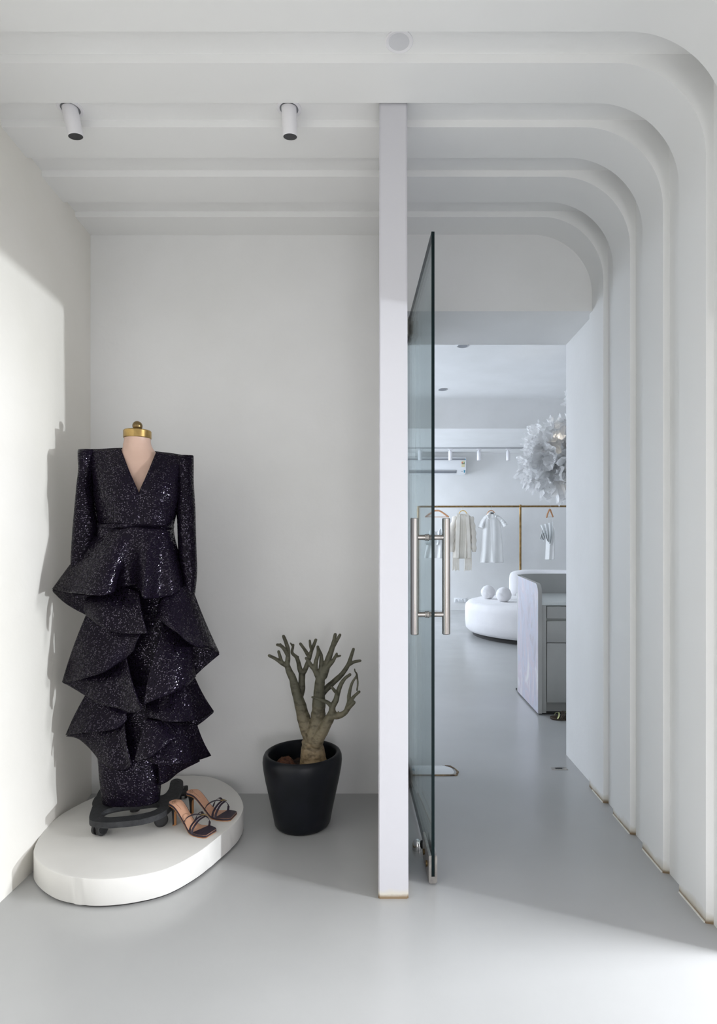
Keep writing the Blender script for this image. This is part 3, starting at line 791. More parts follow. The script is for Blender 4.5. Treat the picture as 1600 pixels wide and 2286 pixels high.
flounce([(400, 1600, .04), (430, 1604, .02), (455, 1600, 0), (477, 1589, -.01)], [(400, 1628, .04), (430, 1624, .02), (452, 1611, 0), (475, 1592, -.01)], .0, 'ruffle_turnback')
flounce([(327, 1556, .06), (360, 1542, .085), (400, 1524, .075), (434, 1511, .02)], [(330, 1602, .12), (352, 1606, .15), (373, 1611, .165), (402, 1611, .155), (430, 1609, .10), (454, 1601, .05), (477, 1588, -.005)])
flounce([(352, 1680, .085), (395, 1690, .04), (445, 1694, .0)], [(356, 1753, .06), (376, 1743, .035), (402, 1722, .015), (446, 1699, -.01)], .0, 'ruffle_turnback')
flounce([(330, 1602, .10), (355, 1606, .085), (395, 1614, .07), (439, 1616, .02)], [(332, 1694, .13), (340, 1704, .165), (362, 1708, .165), (395, 1706, .15), (430, 1700, .085), (455, 1693, .03), (471, 1687, -.005)])
flounce([(328, 1604, .13), (345, 1607, .135), (368, 1612, .125), (392, 1636, .115)], [(301, 1698, .175), (322, 1695, .20), (338, 1689, .205), (362, 1669, .19), (392, 1647, .14)], .010)
flounce([(222, 1179, .0), (245, 1180, .066), (275, 1178, .100), (305, 1177, .112), (340, 1179, .104), (368, 1180, .068), (385, 1181, .0)],
        [(117, 1315, -.005), (135, 1320, .06), (166, 1324, .13), (200, 1328, .185), (226, 1329, .20), (247, 1325, .18), (265, 1314, .135), (284, 1309, .11), (302, 1308, .125), (312, 1318, .18), (320, 1334, .215), (330, 1337, .20),
         (345, 1336, .15), (362, 1333, .125), (383, 1328, .12), (399, 1321, .085), (411, 1314, .04), (420, 1306, .0)], .008, nv=26, nu=110)

# ------------------------------------------------------------------ sandals on the platform
def ribbon(bm, pts, w, t=.0016, n=24, axis=None):
    pts = spline(pts, n); rows = []
    for i, p in enumerate(pts):
        tg = (pts[min(i+1, n-1)]-pts[max(i-1, 0)]).normalized()
        s = tg.cross(Vector((0, 0, 1))) if axis is None else (axis - tg*axis.dot(tg))
        if s.length < .2: s = Vector((1, 0, 0))
        s.normalize(); nn = s.cross(tg).normalized()
        rows.append([bm.verts.new(p+s*a*w/2+nn*b*t/2) for a, b in ((-1, -1), (1, -1), (1, 1), (-1, 1))])
    for a, b in zip(rows, rows[1:]):
        for k in range(4): bm.faces.new((a[k], a[(k+1) % 4], b[(k+1) % 4], b[k]))
    bm.faces.new(rows[0][::-1]); bm.faces.new(rows[-1])

def sole_rows(lift, wadd, n=40, L=.205, z0=.006, hh=.082):
    rows = []
    wk = [(0, .018), (.008, .040), (.03, .052), (.06, .049), (.095, .047), (.125, .062), (.15, .076), (.175, .076), (.195, .068), (.205, .056)]
    for i in range(n):
        x = L*i/(n-1)
        for (a, wa), (b, wb) in zip(wk, wk[1:]):
            if a <= x <= b+1e-9: w = wa+(wb-wa)*(x-a)/(b-a); break
        s = min(max((x-.025)/(.13-.025), 0), 1); s = s*s*(3-2*s)
        z = z0 + hh*(1-s) + lift
        rows.append((x, w+wadd, z))
    return rows
def mule(name, loc, rz, label, mirror=1):
    r = empty(name, loc, label, 'sandal', 'pair of strappy heeled sandals on the plinth', rz)
    def slab(nm, lo, hi, mt, wadd=0.0, x0=0, x1=1):
        a = sole_rows(lo, wadd); b = sole_rows(hi, wadd); bm = bmesh.new()
        R = [[bm.verts.new((x, -w/2, zl)), bm.verts.new((x, w/2, zl)), bm.verts.new((x, w/2, zh)), bm.verts.new((x, -w/2, zh))] for (x, w, zl), (_, _, zh) in zip(a, b) if x0 <= x <= x1]
        for p, q in zip(R, R[1:]):
            for k in range(4): bm.faces.new((p[k], p[(k+1) % 4], q[(k+1) % 4], q[k]))
        bm.faces.new(R[0][::-1]); bm.faces.new(R[-1]); return from_bm(nm, bm, mt, r, True)
    tag(slab('outsole', -.006, -.003, M['sole_tan'], .001), 'tan outsole edge')
    tag(slab('footbed', -.003, .0035, M['purple_satin'], .0005), 'dark purple wrapped footbed side')
    ins = tag(slab('insole', .0035, .0045, M['leather_tan'], -.004), 'tan leather insole')
    # signature-like stamp on the insole
    bm = bmesh.new()
    def zs(x):
        s = min(max((x-.025)/.105, 0), 1); s = s*s*(3-2*s); return .006+.082*(1-s)+.0048
    for path in ([(.014, .010), (.010, .002), (.016, -.004), (.022, .004), (.016, .009)], [(.020, -.010), (.012, -.006), (.022, -.002), (.030, -.012), (.022, -.016)], [(.026, .0), (.038, -.010), (.046, -.008), (.060, -.006)]):
        bm_tube(bm, spline([(x, y, zs(x)) for x, y in path], 14), .0006, 6)
    from_bm('stamp', bm, M['ink'], ins, True)
    # slim heel
    bm = bmesh.new()
    bm_tube(bm, spline([(.020, 0, .083), (.018, 0, .068), (.0165, 0, .045), (.017, 0, .02), (.0175, 0, .003)], 14), [.0185, .0165, .014, .0115, .0098, .0085, .0076, .007, .0066, .0063, .006, .006, .006, .006], 18)
    tag(from_bm('heel', bm, M['heel_dark'], r, True), 'slim dark stiletto heel')
    bm = bmesh.new(); bm_tube(bm, [(.0215, 0, .066), (.0235, 0, .05), (.0238, 0, .003)], [.0065, .005, .0045], 12)
    bm_tube(bm, [(.0175, 0, .0), (.0175, 0, .004)], .0065, 14)
    tag(from_bm('heel_front', bm, M['sole_tan'], r, True), 'tan leather heel front and tip')
    # dark satin square toe piece on top of the insole
    a = [q for q in sole_rows(.0045, .0005) if q[0] > .140]; bm = bmesh.new(); R = []
    for k, (x, w, z) in enumerate(a):
        R.append([bm.verts.new((x, w*(j/8-.5), z+.0012)) for j in range(9)])
    for p, q in zip(R, R[1:]):
        for j in range(8): bm.faces.new((p[j], p[j+1], q[j+1], q[j]))
    for j in range(9):
        w_ = abs(j/8-.5)*2
        R[0][j].co.x += .030*(1-w_)**1.0*0 + (.018*(j/8) if mirror > 0 else .018*(1-j/8))
        R[1][j].co.x = max(R[1][j].co.x, R[0][j].co.x+.001)
        for q in range(2, len(R)-1): R[q][j].co.x = max(R[q][j].co.x, R[q-1][j].co.x+.0008)
    tag(from_bm('toe_piece', bm, M['purple_satin'], r, True), 'dark purple satin square toe')
    # straps
    m_ = mirror
    paths = [[(.088, -.024*m_, .030), (.100, -.018*m_, .052), (.122, .000, .062), (.146, .022*m_, .056)],
             [(.100, .026*m_, .024), (.108, .033*m_, .045), (.126, .032*m_, .060), (.146, .022*m_, .056)],
             [(.128, -.033*m_, .010), (.130, -.028*m_, .030), (.138, -.004*m_, .050), (.146, .022*m_, .056)],
             [(.144, -.038*m_, .009), (.144, -.032*m_, .026), (.148, -.006*m_, .046), (.154, .024*m_, .052)],
             [(.162, .037*m_, .010), (.163, .038*m_, .028), (.158, .032*m_, .044), (.146, .022*m_, .056)]]
    for p in paths:
        bm = bmesh.new(); ribbon(bm, p, .0090); from_bm('strap', bm, M['purple_satin'], r, True)
    bm = bmesh.new(); ribbon(bm, [(.140, .014*m_, .058), (.150, .020*m_, .060), (.156, .030*m_, .053)], .009, .003, 10)
    tag(from_bm('strap_knot', bm, M['brass_dark'], r, True), 'bronze-toned strap loop')
mule('heeled_sandal', (-.846, 2.306, PZ), math.atan2(-.085, .184), 'front strappy purple heeled sandal, stamped tan insole facing up, near the plinth edge', 1)
mule('heeled_sandal', (-.812, 2.400, PZ), math.atan2(-.036, .185), 'rear strappy purple heeled sandal behind its twin, with a white glint on the insole', 1)

# ------------------------------------------------------------------ potted plant
PC = Vector((-.353, 2.512, 0))
plant = empty('potted_desert_rose', PC, 'leafless desert rose with swollen trunk in a tall black pot', 'potted plant')
lathe('pot', [(0, 0), (.095, 0), (.112, .004), (.119, .014), (.130, .07), (.145, .14), (.158, .20), (.167, .25), (.1695, .275), (.168, .295), (.162, .309), (.154, .314), (.147, .311), (.1445, .300), (.140, .26), (.132, .20), (0, .20)], PC, M['pot'], plant, 72, auto=60)
bm = bmesh.new(); bmesh.ops.create_circle(bm, cap_ends=True, segments=48, radius=.1385)
bmesh.ops.subdivide_edges(bm, edges=bm.edges[:], cuts=1)
bm.free()
rows = []
for i in range(22):
    rr = max(.1385*i/21, .0005)
    rows.append([PC+Vector((rr*math.cos(2*PI*k/60), rr*math.sin(2*PI*k/60), .232+.012*noise.noise(Vector((rr*40*math.cos(2*PI*k/60), rr*40*math.sin(2*PI*k/60), 3)))+.006*noise.noise(Vector((rr*140*math.cos(2*PI*k/60), rr*140*math.sin(2*PI*k/60), 9))))) for k in range(60)])
tag(grid_mesh('soil', rows, M['soil'], plant, closed_u=True), 'dark potting soil', kind='stuff')
rows = []
for i in range(16):
    a = i/15
    rows.append([])
    for k in range(24):
        t = 2*PI*k/24; q = Vector((-.083+.050*a*math.cos(t), .012+.080*a*math.sin(t), 0))
        rows[-1].append(PC+q+Vector((0, 0, .244+.030*(1-a*a)+.016*noise.noise(q*60))))
tag(grid_mesh('coco_fibre', rows[::-1], M['coco'], plant, closed_u=True), 'reddish brown coco fibre clump', kind='stuff')
PYc = 2.512
def T(x, y, d=0.0): return P(560+x/4.573, 1400+y/4.573, PYc-d)
kR = PYc/F/4.573
limbs = [
 ([(640, 1470, 150), (638, 1420, 146), (636, 1360, 140), (632, 1290, 128), (628, 1220, 116), (628, 1150, 104), (620, 1090, 92)], 0, 0),
 ([(610, 1130, 80), (585, 1060, 68), (555, 980, 60), (530, 900, 58), (505, 800, 50), (475, 700, 45), (450, 620, 38), (428, 530, 38), (392, 455, 32), (370, 390, 28)], .0, .03),
 ([(372, 400, 24), (310, 362, 20), (250, 322, 16), (185, 290, 13)], .03, .05),
 ([(318, 366, 17), (300, 310, 16), (282, 250, 13)], .04, .02),
 ([(370, 395, 25), (378, 300, 23), (376, 220, 22), (355, 150, 18), (332, 92, 15)], .03, .01),
 ([(374, 280, 22), (340, 225, 20), (305, 190, 16), (268, 180, 13)], .03, .05),
 ([(310, 195, 12), (300, 178, 12)], .04, .04),
 ([(485, 730, 40), (512, 650, 37), (518, 560, 33), (522, 465, 31)], .01, -.02),
 ([(522, 475, 26), (500, 430, 25), (482, 350, 24), (462, 305, 24), (420, 262, 19), (428, 205, 13), (432, 180, 10)], -.02, -.04),
 ([(425, 195, 8), (403, 163, 6)], -.04, -.04), ([(430, 195, 7), (440, 182, 5)], -.04, -.04), ([(462, 300, 14), (482, 302, 8)], -.03, -.03),
 ([(530, 470, 26), (555, 430, 25), (578, 370, 22), (600, 300, 20), (622, 230, 18), (645, 175, 16), (662, 130, 14)], -.02, .0),
 ([(618, 235, 14), (606, 190, 12), (600, 138, 10)], .0, .02),
 ([(596, 310, 18), (570, 265, 17), (545, 225, 16), (505, 170, 13)], .0, -.03),
 ([(635, 1120, 86), (660, 1030, 74), (680, 950, 64), (690, 850, 54), (695, 720, 47), (700, 600, 48), (708, 520, 48)], .02, .03),
 ([(700, 520, 36), (678, 480, 32), (650, 430, 27), (612, 390, 22), (585, 345, 17), (560, 316, 12)], .03, .05),
 ([(655, 430, 24), (664, 350, 18), (685, 265, 16), (682, 200, 12)], .04, .06),
 ([(712, 500, 30), (718, 400, 18), (718, 300, 15), (700, 240, 13), (684, 205, 10)], .03, .02),
 ([(735, 500, 42), (768, 410, 33), (788, 330, 28), (822, 235, 21), (845, 150, 18), (860, 75, 15)], .03, .0),
 ([(828, 225, 17), (870, 150, 16), (908, 80, 14)], .01, .02),
 ([(785, 400, 26), (835, 345, 19), (862, 300, 14), (876, 270, 10)], .03, .06), ([(862, 304, 10), (912, 292, 9)], .05, .06),
 ([(700, 720, 36), (740, 660, 34), (795, 605, 32), (855, 550, 30), (920, 490, 30), (965, 430, 28), (1000, 368, 24), (1025, 290, 18), (1046, 225, 14)], .0, -.05),
 ([(1002, 382, 18), (1055, 355, 14), (1115, 343, 12)], -.04, -.03),
 ([(670, 1170, 66), (700, 1110, 62), (745, 1035, 55), (792, 950, 48), (830, 880, 42)], .04, .06),
 ([(830, 890, 34), (832, 815, 31), (868, 745, 26), (886, 670, 22), (918, 585, 18), (958, 525, 16), (1010, 485, 14)], .06, .05),
 ([(882, 680, 18), (850, 645, 14), (823, 612, 12)], .06, .08),
 ([(826, 812, 22), (780, 768, 16), (720, 745, 13), (665, 725, 11), (625, 715, 10)], .06, .10),
 ([(830, 900, 36), (885, 905, 32), (950, 880, 28), (1000, 820, 23), (1050, 770, 17)], .06, .08), ([(893, 890, 10), (890, 862, 6)], .07, .07),
 ([(975, 845, 22), (1000, 762, 22), (1002, 690, 16), (1030, 575, 13), (1080, 490, 10), (1060, 450, 6), (1058, 428, 6)], .07, .04),
 ([(1005, 765, 19), (1055, 705, 15), (1105, 660, 12)], .07, .09), ([(1082, 495, 8), (1090, 570, 7), (1082, 645, 7)], .05, .08),
]
bm = bmesh.new()
for pts, d0, d1 in limbs:
    n_ = len(pts); P3 = [T(x, y, d0+(d1-d0)*i/(n_-1)) for i, (x, y, r_) in enumerate(pts)]
    k_ = max(6, n_*4)
    c4 = spline(P3, k_); rr = spline([(r_, 0, 0) for _, _, r_ in pts], k_) if n_ > 2 else [Vector((pts[0][2]+(pts[1][2]-pts[0][2])*i/(k_-1), 0, 0)) for i in range(k_)]
    rads = [(max(v.x, 4)+2.0)*kR*(1+.10*noise.noise(c4[i]*55)) for i, v in enumerate(rr)]
    bm_tube(bm, c4, rads, 14)
    for e_ in (0, -1):
        bmesh.ops.create_icosphere(bm, subdivisions=2, radius=rads[e_]*1.0, matrix=Matrix.Translation(c4[e_]))
me = bpy.data.meshes.new('t'); bm.to_mesh(me); bm.free()
tmp = bpy.data.objects.new('t', me); COL.objects.link(tmp)
md = tmp.modifiers.new('r', 'REMESH'); md.mode = 'VOXEL'; md.voxel_size = .0021; md.use_smooth_shade = True
md = tmp.modifiers.new('s', 'SMOOTH'); md.iterations = 4; md.factor = .5
dg = bpy.context.evaluated_depsgraph_get()
me2 = bpy.data.meshes.new_from_object(tmp.evaluated_get(dg)); me2.name = 'trunk'
bpy.data.objects.remove(tmp)
me2.materials.clear()
bk = link('trunk', me2, M['bark'], plant); tag(bk, 'grey-green branching trunk with pale swollen foot')

# ------------------------------------------------------------------ rear room: reception desk
DX, DY0, DY1 = 1.085, 4.116, 4.74
desk = empty('reception_desk', (1.7, 4.45, 0), 'reception desk with pearly brushed end panel seen through the passage', 'desk')
# tall end panel with rounded top front corner, curving round to the front of the desk
pts = [(DY0, .012), (DY0, .85)] + [(DY0+.075-.075*math.cos(a), .855+.075*math.sin(a)) for a in [PI/2*k/10 for k in range(1, 11)]] + [(DY1, .955), (DY1, .012)]
bm = bmesh.new()
A = [bm.verts.new((DX, y, z)) for y, z in pts]; B = [bm.verts.new((DX+.028, y, z)) for y, z in pts]
bm.faces.new(A); bm.faces.new(B[::-1])
for i in range(len(pts)): bm.faces.new((A[i], B[i], B[(i+1) % len(pts)], A[(i+1) % len(pts)]))
bm.faces.ensure_lookup_table(); bmesh.ops.recalc_face_normals(bm, faces=bm.faces[:])
for f in bm.faces: f.material_index = 0 if f.normal.x < -.9 else 1
tag(from_bm('end_panel', bm, None, desk, mats=[M['pearl'], M['desk_paint']], auto=30), 'pearly lilac brushed end panel')
path = [(DX+.0, DY1)] + [(DX+.22-.22*math.cos(a), DY1+.22*math.sin(a)) for a in [PI/2*k/12 for k in range(1, 13)]] + [(2.6, DY1+.22)]
pin = [(DX+.028, DY1)] + [(DX+.22-.192*math.cos(a), DY1+.192*math.sin(a)) for a in [PI/2*k/12 for k in range(1, 13)]] + [(2.6, DY1+.192)]
bm = bmesh.new(); n_ = len(path)
o0 = [bm.verts.new((x, y, .012)) for x, y in path]; o1 = [bm.verts.new((x, y, .962)) for x, y in path]
i0 = [bm.verts.new((x, y, .012)) for x, y in pin]; i1 = [bm.verts.new((x, y, .962)) for x, y in pin]
for k in range(n_-1):
    for a, b in ((o0, o1), (i1, i0), (o1, i1), (i0, o0)): bm.faces.new((a[k], a[k+1], b[k+1], b[k]))
for k in (0, n_-1): bm.faces.new((o0[k], o1[k], i1[k], i0[k]))
tag(from_bm('front_panel', bm, M['desk_inner'], desk, auto=30), 'curved grey front panel')
box('worktop', DX+.030, 2.6, DY0+.012, DY1+.19, .775, .797, M['worktop'], desk, .002)
box('carcass', DX+.030, 2.6, DY0+.040, DY1-.05, .08, .774, M['desk_paint'], desk)
box('side_filler', DX+.030, DX+.062, DY0+.014, DY0+.040, .012, .774, M['desk_paint'], desk, .001)
box('plinth', DX+.062, 2.6, DY0+.06, DY0+.08, .012, .080, M['desk_paint'], desk)
for nm, z0, z1 in (('drawer', .682, .768), ('drawer', .512, .664), ('cupboard_door', .086, .506)):
    o = box(nm, DX+.068, 1.85, DY0+.018, DY0+.040, z0, z1, M['desk_paint'], desk, .0015)
    box(nm, 1.856, 2.59, DY0+.018, DY0+.040, z0, z1, M['desk_paint'], desk, .0015)
bm = bmesh.new(); bm_box(bm, DX+.01, 2.6, DY0+.02, DY1+.12, 0, .012)
tag(from_bm('foot_gap', bm, M['black_gap'], desk, smooth=False), 'dark slab painted as the shade under the desk')

# flat sandal on the floor in front of the desk
r = empty('flat_sandal', (1.24, 4.03, 0), 'dark flat sandal with pale gold straps on the floor by the desk', 'sandal')
so = [(-.085, -.02), (-.09, .02), (-.06, .042), (0, .046), (.08, .04), (.14, .036), (.16, 0), (.14, -.03), (.08, -.032), (0, -.038), (-.06, -.038)]
prism('sole', [(1.24+p.x, 4.03+p.y) for p in spline([(x, y, 0) for x, y in so], 48, True)], 0, .014, M['brown_sole'], r, .003)
for k, (x, h, mt) in enumerate([(-.055, .045, 'gold_strap'), (-.02, .055, 'brown_sole'), (.02, .06, 'gold_strap'), (-.035, .05, 'brown_sole')]):
    bm = bmesh.new(); ribbon(bm, [(1.24+x, 3.99, .012), (1.24+x+.012, 3.996, .7*h), (1.24+x+.02, 4.03, h), (1.24+x+.01, 4.066, .7*h), (1.24+x, 4.073, .012)], .011, .002, 20)
    from_bm('strap', bm, M[mt], r)

# ------------------------------------------------------------------ round sofa and ball cushions
SC = Vector((2.2, 7.85, 0))
sofa = empty('round_sofa', SC, 'large round white boucle sofa with curved backrest behind the reception desk', 'sofa')
lathe('seat', [(0, .05), (1.0, .05), (1.06, .062), (1.095, .10), (1.105, .20), (1.105, .36), (1.095, .41), (1.06, .445), (1.0, .462), (0, .47)], SC, M['boucle'], sofa, 96, auto=60)
lathe('base_ring', [(0, 0), (1.0, 0), (1.0, .05), (0, .05)], SC, M['black_gap'], sofa, 64)
# backrest: rounded wall along the rear part of the circle
rows = []; n_ = 60
for i in range(n_):
    t = i/(n_-1); a = math.radians(113-150*t)          # around the rear half
    e_ = min(t, 1-t)*n_/7; k_ = 1.0 if e_ >= 1 else math.sqrt(max(0, 1-(1-e_)**2))
    R_ = .86; th = .17*max(k_, .04); hh = .44+.40*(.80+.20*max(k_, .0))
    row = []
    for q in range(20):
        b = 2*PI*q/20; cs, sn = math.cos(b), math.sin(b)
        cs = math.copysign(abs(cs)**.7, cs); sn = math.copysign(abs(sn)**.7, sn)
        rad = R_+th*cs; z = .45+(hh-.45)*.5*(1+sn)
        row.append(SC+Vector((rad*math.cos(a), rad*math.sin(a), z)))
    rows.append(row)
grid_mesh('backrest', rows, M['boucle'], sofa, closed_u=True, caps=True)
def ball(u, vb, Y, rad, label):
    c = Vector(((u-U0)*Y/F, Y, .468+rad*.90))
    r = empty('ball_cushion', c-Vector((0, 0, rad*.9)), label, 'cushion', 'round white ball cushions on the sofa')
    bm = bmesh.new(); bmesh.ops.create_icosphere(bm, subdivisions=5, radius=rad)
    for v in bm.verts:
        n_ = v.co.normalized()
        k = .035*noise.noise(n_*2.2+Vector((u, 0, 0)))-.03*max(0, 1-abs(n_.x*.6+n_.z*.8-.2*n_.y)*9)
        v.co = c+v.co*(1+k)*1.0
        if v.co.z < .470: v.co.z = .470
    from_bm('cover', bm, M['boucle'], r, auto=0)
ball(1089, 1335, 8.05, .096, 'left white ball cushion on the round sofa, farther from the backrest')
ball(1124, 1342, 7.62, .100, 'right white ball cushion on the round sofa, nearer the backrest')

# ------------------------------------------------------------------ clothes rail, hangers, garments
RY = 10.3
def G(u, v, d=0.0): return P(u, v, RY-d)
rail_z = CZ+(V0-1130.5)*RY/F
rack = empty('clothes_rail', (2.4, RY, 0), 'bronze clothes rail on thin posts along the rear wall', 'clothes rack')
tube('rail', [(.59, RY, rail_z-.005), (2.4, RY, rail_z), (3.9, RY, rail_z+.004)], .0165, M['bronze'], rack, 16)
for x in (.595, 2.402, 3.88): tube('post', [(x, RY, 0), (x, RY, rail_z+(.03 if x == 2.402 else 0))], .0195, M['bronze'], rack, 16)
def hanger(u, sp, label, mt='wood', yaw=0.0, hook=True, drop=.075):
    """wooden hanger: u of the hook, sp half span in metres"""
    c = Vector(((u-U0)*RY/F, RY, rail_z))
    r = empty('clothes_hanger', c, label, 'hanger', 'wooden hangers on the clothes rail')
    cy, sy = math.cos(yaw), math.sin(yaw)
    q = lambda x, z: c+Vector((x*cy, x*sy, z))
    tube('hook', spline([c+Vector((0, y_, z2)) for y_, z2 in ((-.0225, -.008), (-.0215, .008), (0, .0225), (.0215, .008), (.020, -.012), (.004, -.032), (0, -drop))], 28), .0025, M['wire'], r, 8)
    bm = bmesh.new()
    w_ = .05 if sp > .12 else sp*.35
    m_ = .55 if sp > .12 else .75
    bm_tube(bm, spline([q(-sp, -drop-.115), q(-sp*m_, -drop-.045), q(-w_, -drop-.006), q(0, -drop), q(w_, -drop-.006), q(sp*m_, -drop-.045), q(sp, -drop-.115)], 40), .015, 10, flat=(.55, 1))
    from_bm('shoulder_bar', bm, M[mt], r)
    tube('trouser_bar', [q(-sp*.97, -drop-.112), q(sp*.97, -drop-.112)], .006, M[mt], r, 10)
    return r
def garment_rows(spec, folds, amp, thick, seedv, n=72, nr=40):
    """tube-like hanging cloth: spec (ul, ur, v), with vertical folds"""
    rows = []
    m_ = len(spec)
    for i in range(nr):
        s = i*(m_-1)/(nr-1); k = min(int(s), m_-2); t = s-k
        ul, ur, v = [spec[k][j]*(1-t)+spec[k+1][j]*t for j in range(3)]
        a = G(ul, v); b = G(ur, v); c = (a+b)/2; hw = (b.x-a.x)/2; row = []
        w = i/(nr-1)
        for q in range(n):
            an = 2*PI*q/n; cs, sn = math.cos(an), math.sin(an)
            x = hw*math.copysign(abs(cs)**.8, cs)
            y = thick*math.copysign(abs(sn)**.7, sn)*(.5+.5*min(1, w*3))
            y += amp*w**.6*math.sin(folds*PI*(x/max(hw, .01))*.5+seedv+1.2*w)*(1 if sn < 0 else .5)
            row.append(Vector((c.x+x, c.y+y, c.z)))
        rows.append(row)
    return rows
def sleeve_mesh(name, pts, rads, mt, parent, amp=.008):
    c = spline([G(*p) for p in pts], 24); bm = bmesh.new()
    rr = [rads[0]+(rads[1]-rads[0])*i/23+amp*math.sin(i*1.3) for i in range(24)]
    bm_tube(bm, c, rr, 18, flat=(1.0, .6)); return from_bm(name, bm, mt, parent, auto=60)

# white ruffled top behind the door glass
hanger(975, .21, 'pinkish wooden hanger with the white ruffled blouse, partly behind the glass door edge')
t = empty('ruffled_blouse', G(975, 1180), 'short white ruffled blouse hanging leftmost on the rail, behind the door handle', 'blouse', 'white clothes on the rail')
grid_mesh('body', garment_rows([(957, 990, 1186), (954, 995, 1200), (951, 997, 1222), (946, 999, 1246)], 6, .02, .05, .4), M['white_cotton'], t, closed_u=True, caps=True)
for s_ in (0, 1):
    rows = [[G(948+50*j/30, 1184+s_*14+6*math.sin(j*.5)+k*2.2, .07+.035*math.sin(j*1.1+s_)*k/5) for j in range(31)] for k in range(7)]
    grid_mesh('ruffle', rows, M['sheer_white'], t, .004)
for a in (961, 990): tube('shoulder_strap', [G(a, 1187, .04), G(a+(976-a)*.1, 1163, .0)], .005, M['white_cotton'], t, 8)
# cardigan
hanger(1033, .088, 'yellow wooden hanger inside the cream cardigan', 'wood_yellow')
t = empty('knit_cardigan', G(1033, 1150), 'long cream knitted cardigan with fringed hem', 'cardigan', 'white clothes on the rail')
ub = 1033
def cardigan():
    rows = garment_rows([(1024, 1042, 1147), (1016, 1050, 1152), (1013, 1053, 1165), (1013, 1053, 1195), (1011, 1052, 1225), (1010, 1052, 1247)], 5, .018, .055, 1.1)
    o = grid_mesh('body', rows, M['cream_knit'], t, closed_u=True, caps=True); return o
cardigan()
for s_, a, b in ((-1, 1024, 1022), (1, 1042, 1045)):
    bm = bmesh.new(); ribbon(bm, [G(a, 1147, .03), G(a+s_*1.0, 1160, .075), G(b, 1190, .085), G(b+s_*1.5, 1220, .085), G(b+s_*2.0, 1246, .08)], .055, .012, 24, Vector((1, 0, 0))); from_bm('front_band', bm, M['cream_knit'], t)
rows = [[G(1025+16*j/10, 1150+k*16.0, .062+.004*math.sin(j*2)) for j in range(11)] for k in range(7)]
tag(grid_mesh('inner_panel', rows, cloth('shaded_cream_knit', (.72, .68, .60), (.66, .62, .54)), t, .004), 'darker panel painted as the shaded inside back')  # darker copy of the cream knit, shade of the open front painted in
sleeve_mesh('sleeve', [(1017, 1154, .0), (1009, 1180, .02), (1007.5, 1205, .03), (1008, 1232, .02)], (.050, .042), M['cream_knit'], t)
sleeve_mesh('sleeve', [(1050, 1154, .0), (1055.5, 1180, .02), (1057.5, 1205, .03), (1058, 1232, .02)], (.050, .038), M['cream_knit'], t)
for q in range(2):
    bm = bmesh.new(); x0, x1 = ((1010.5, 1024), (1037, 1052))[q]
    for k in range(16):
        u = x0+(x1-x0)*k/15; bm_tube(bm, [G(u, 1245, .06), G(u+random.uniform(-.6, .6), 1260, .06), G(u+random.uniform(-1, 1), 1273+random.uniform(-2, 2), .06)], .006, 5)
    tag(from_bm('fringe', bm, M['cream_knit'], t), 'hanging knotted fringe', kind='stuff')
# shirt
hanger(1096, .085, 'reddish wooden hanger inside the short-sleeved white shirt')
t = empty('white_shirt', G(1096, 1150), 'long white shirt with short wide sleeves and collar, right of the cardigan', 'shirt', 'white clothes on the rail')
grid_mesh('body', garment_rows([(1089, 1104, 1147), (1080, 1113, 1153), (1077, 1116, 1165), (1077, 1118, 1180), (1075, 1120, 1205), (1073, 1122, 1235), (1071, 1123, 1256)], 4.5, .022, .06, 2.2), M['white_cotton'], t, closed_u=True, caps=True)
sleeve_mesh('sleeve', [(1083, 1156, .0), (1077, 1166, .01), (1072, 1178, .02)], (.055, .075), M['white_cotton'], t, .003)
sleeve_mesh('sleeve', [(1110, 1154, .0), (1119, 1162, .01), (1128, 1174, .02)], (.055, .080), M['white_cotton'], t, .003)
for pts in ([(1097, 1146, .03), (1091, 1145, .06), (1088, 1151, .08), (1091, 1159, .085), (1096, 1156, .09)], [(1097, 1146, .03), (1103, 1145, .06), (1106, 1151, .08), (1103, 1159, .085), (1097.5, 1156, .09)]):
    bm = bmesh.new(); ribbon(bm, [G(*p) for p in pts], .030, .006, 20); from_bm('collar', bm, M['white_cotton'], t)
bm = bmesh.new(); ribbon(bm, [G(1096, 1156, .085), G(1097, 1180, .092), G(1099, 1215, .09), G(1102, 1254, .085)], .035, .006, 20, Vector((1, 0, 0))); from_bm('button_placket', bm, M['white_cotton'], t)
box('neck_tag', G(1093, 1147).x, G(1100, 1147).x, RY-.075, RY-.07, G(0, 1147.5).z, G(0, 1144.5).z, M['tag'], t)
# narrow hanger with the small ruffled skirt set, seen edge-on
c = Vector(((1227-U0)*RY/F, RY, rail_z))
r = empty('clothes_hanger', c, 'narrow reddish hanger turned edge-on, right of the bronze post', 'hanger', 'wooden hangers on the clothes rail')
tube('hook', spline([c+Vector((0, y_, z2)) for y_, z2 in ((-.0225, -.008), (-.0215, .008), (0, .0225), (.0215, .008), (.020, -.012), (.004, -.032), (0, -.06))], 28), .0025, M['wire'], r, 8)
for q, pts in enumerate(([(1226.5, 1137, 0), (1222, 1147, .05), (1220, 1155, .10)], [(1227.5, 1137, 0), (1231, 1146, -.05), (1234, 1154, -.1)])):
    tube('arm', spline([G(*p) for p in pts], 14), .013, M['wood'], r, 10)
tube('clip_bar', [G(1221, 1154, .1), G(1233, 1154, -.1)], .004, M['wire'], r, 8)
t = empty('ruffled_skirt', G(1227, 1166), 'small white ruffled piece hanging edge-on at the right of the post', 'skirt', 'white clothes on the rail')
grid_mesh('body', garment_rows([(1224, 1232, 1168), (1221, 1237, 1180), (1219, 1238, 1205), (1218, 1238, 1230), (1217, 1237.5, 1249)], 4, .015, .07, .3), M['white_cotton'], t, closed_u=True, caps=True)
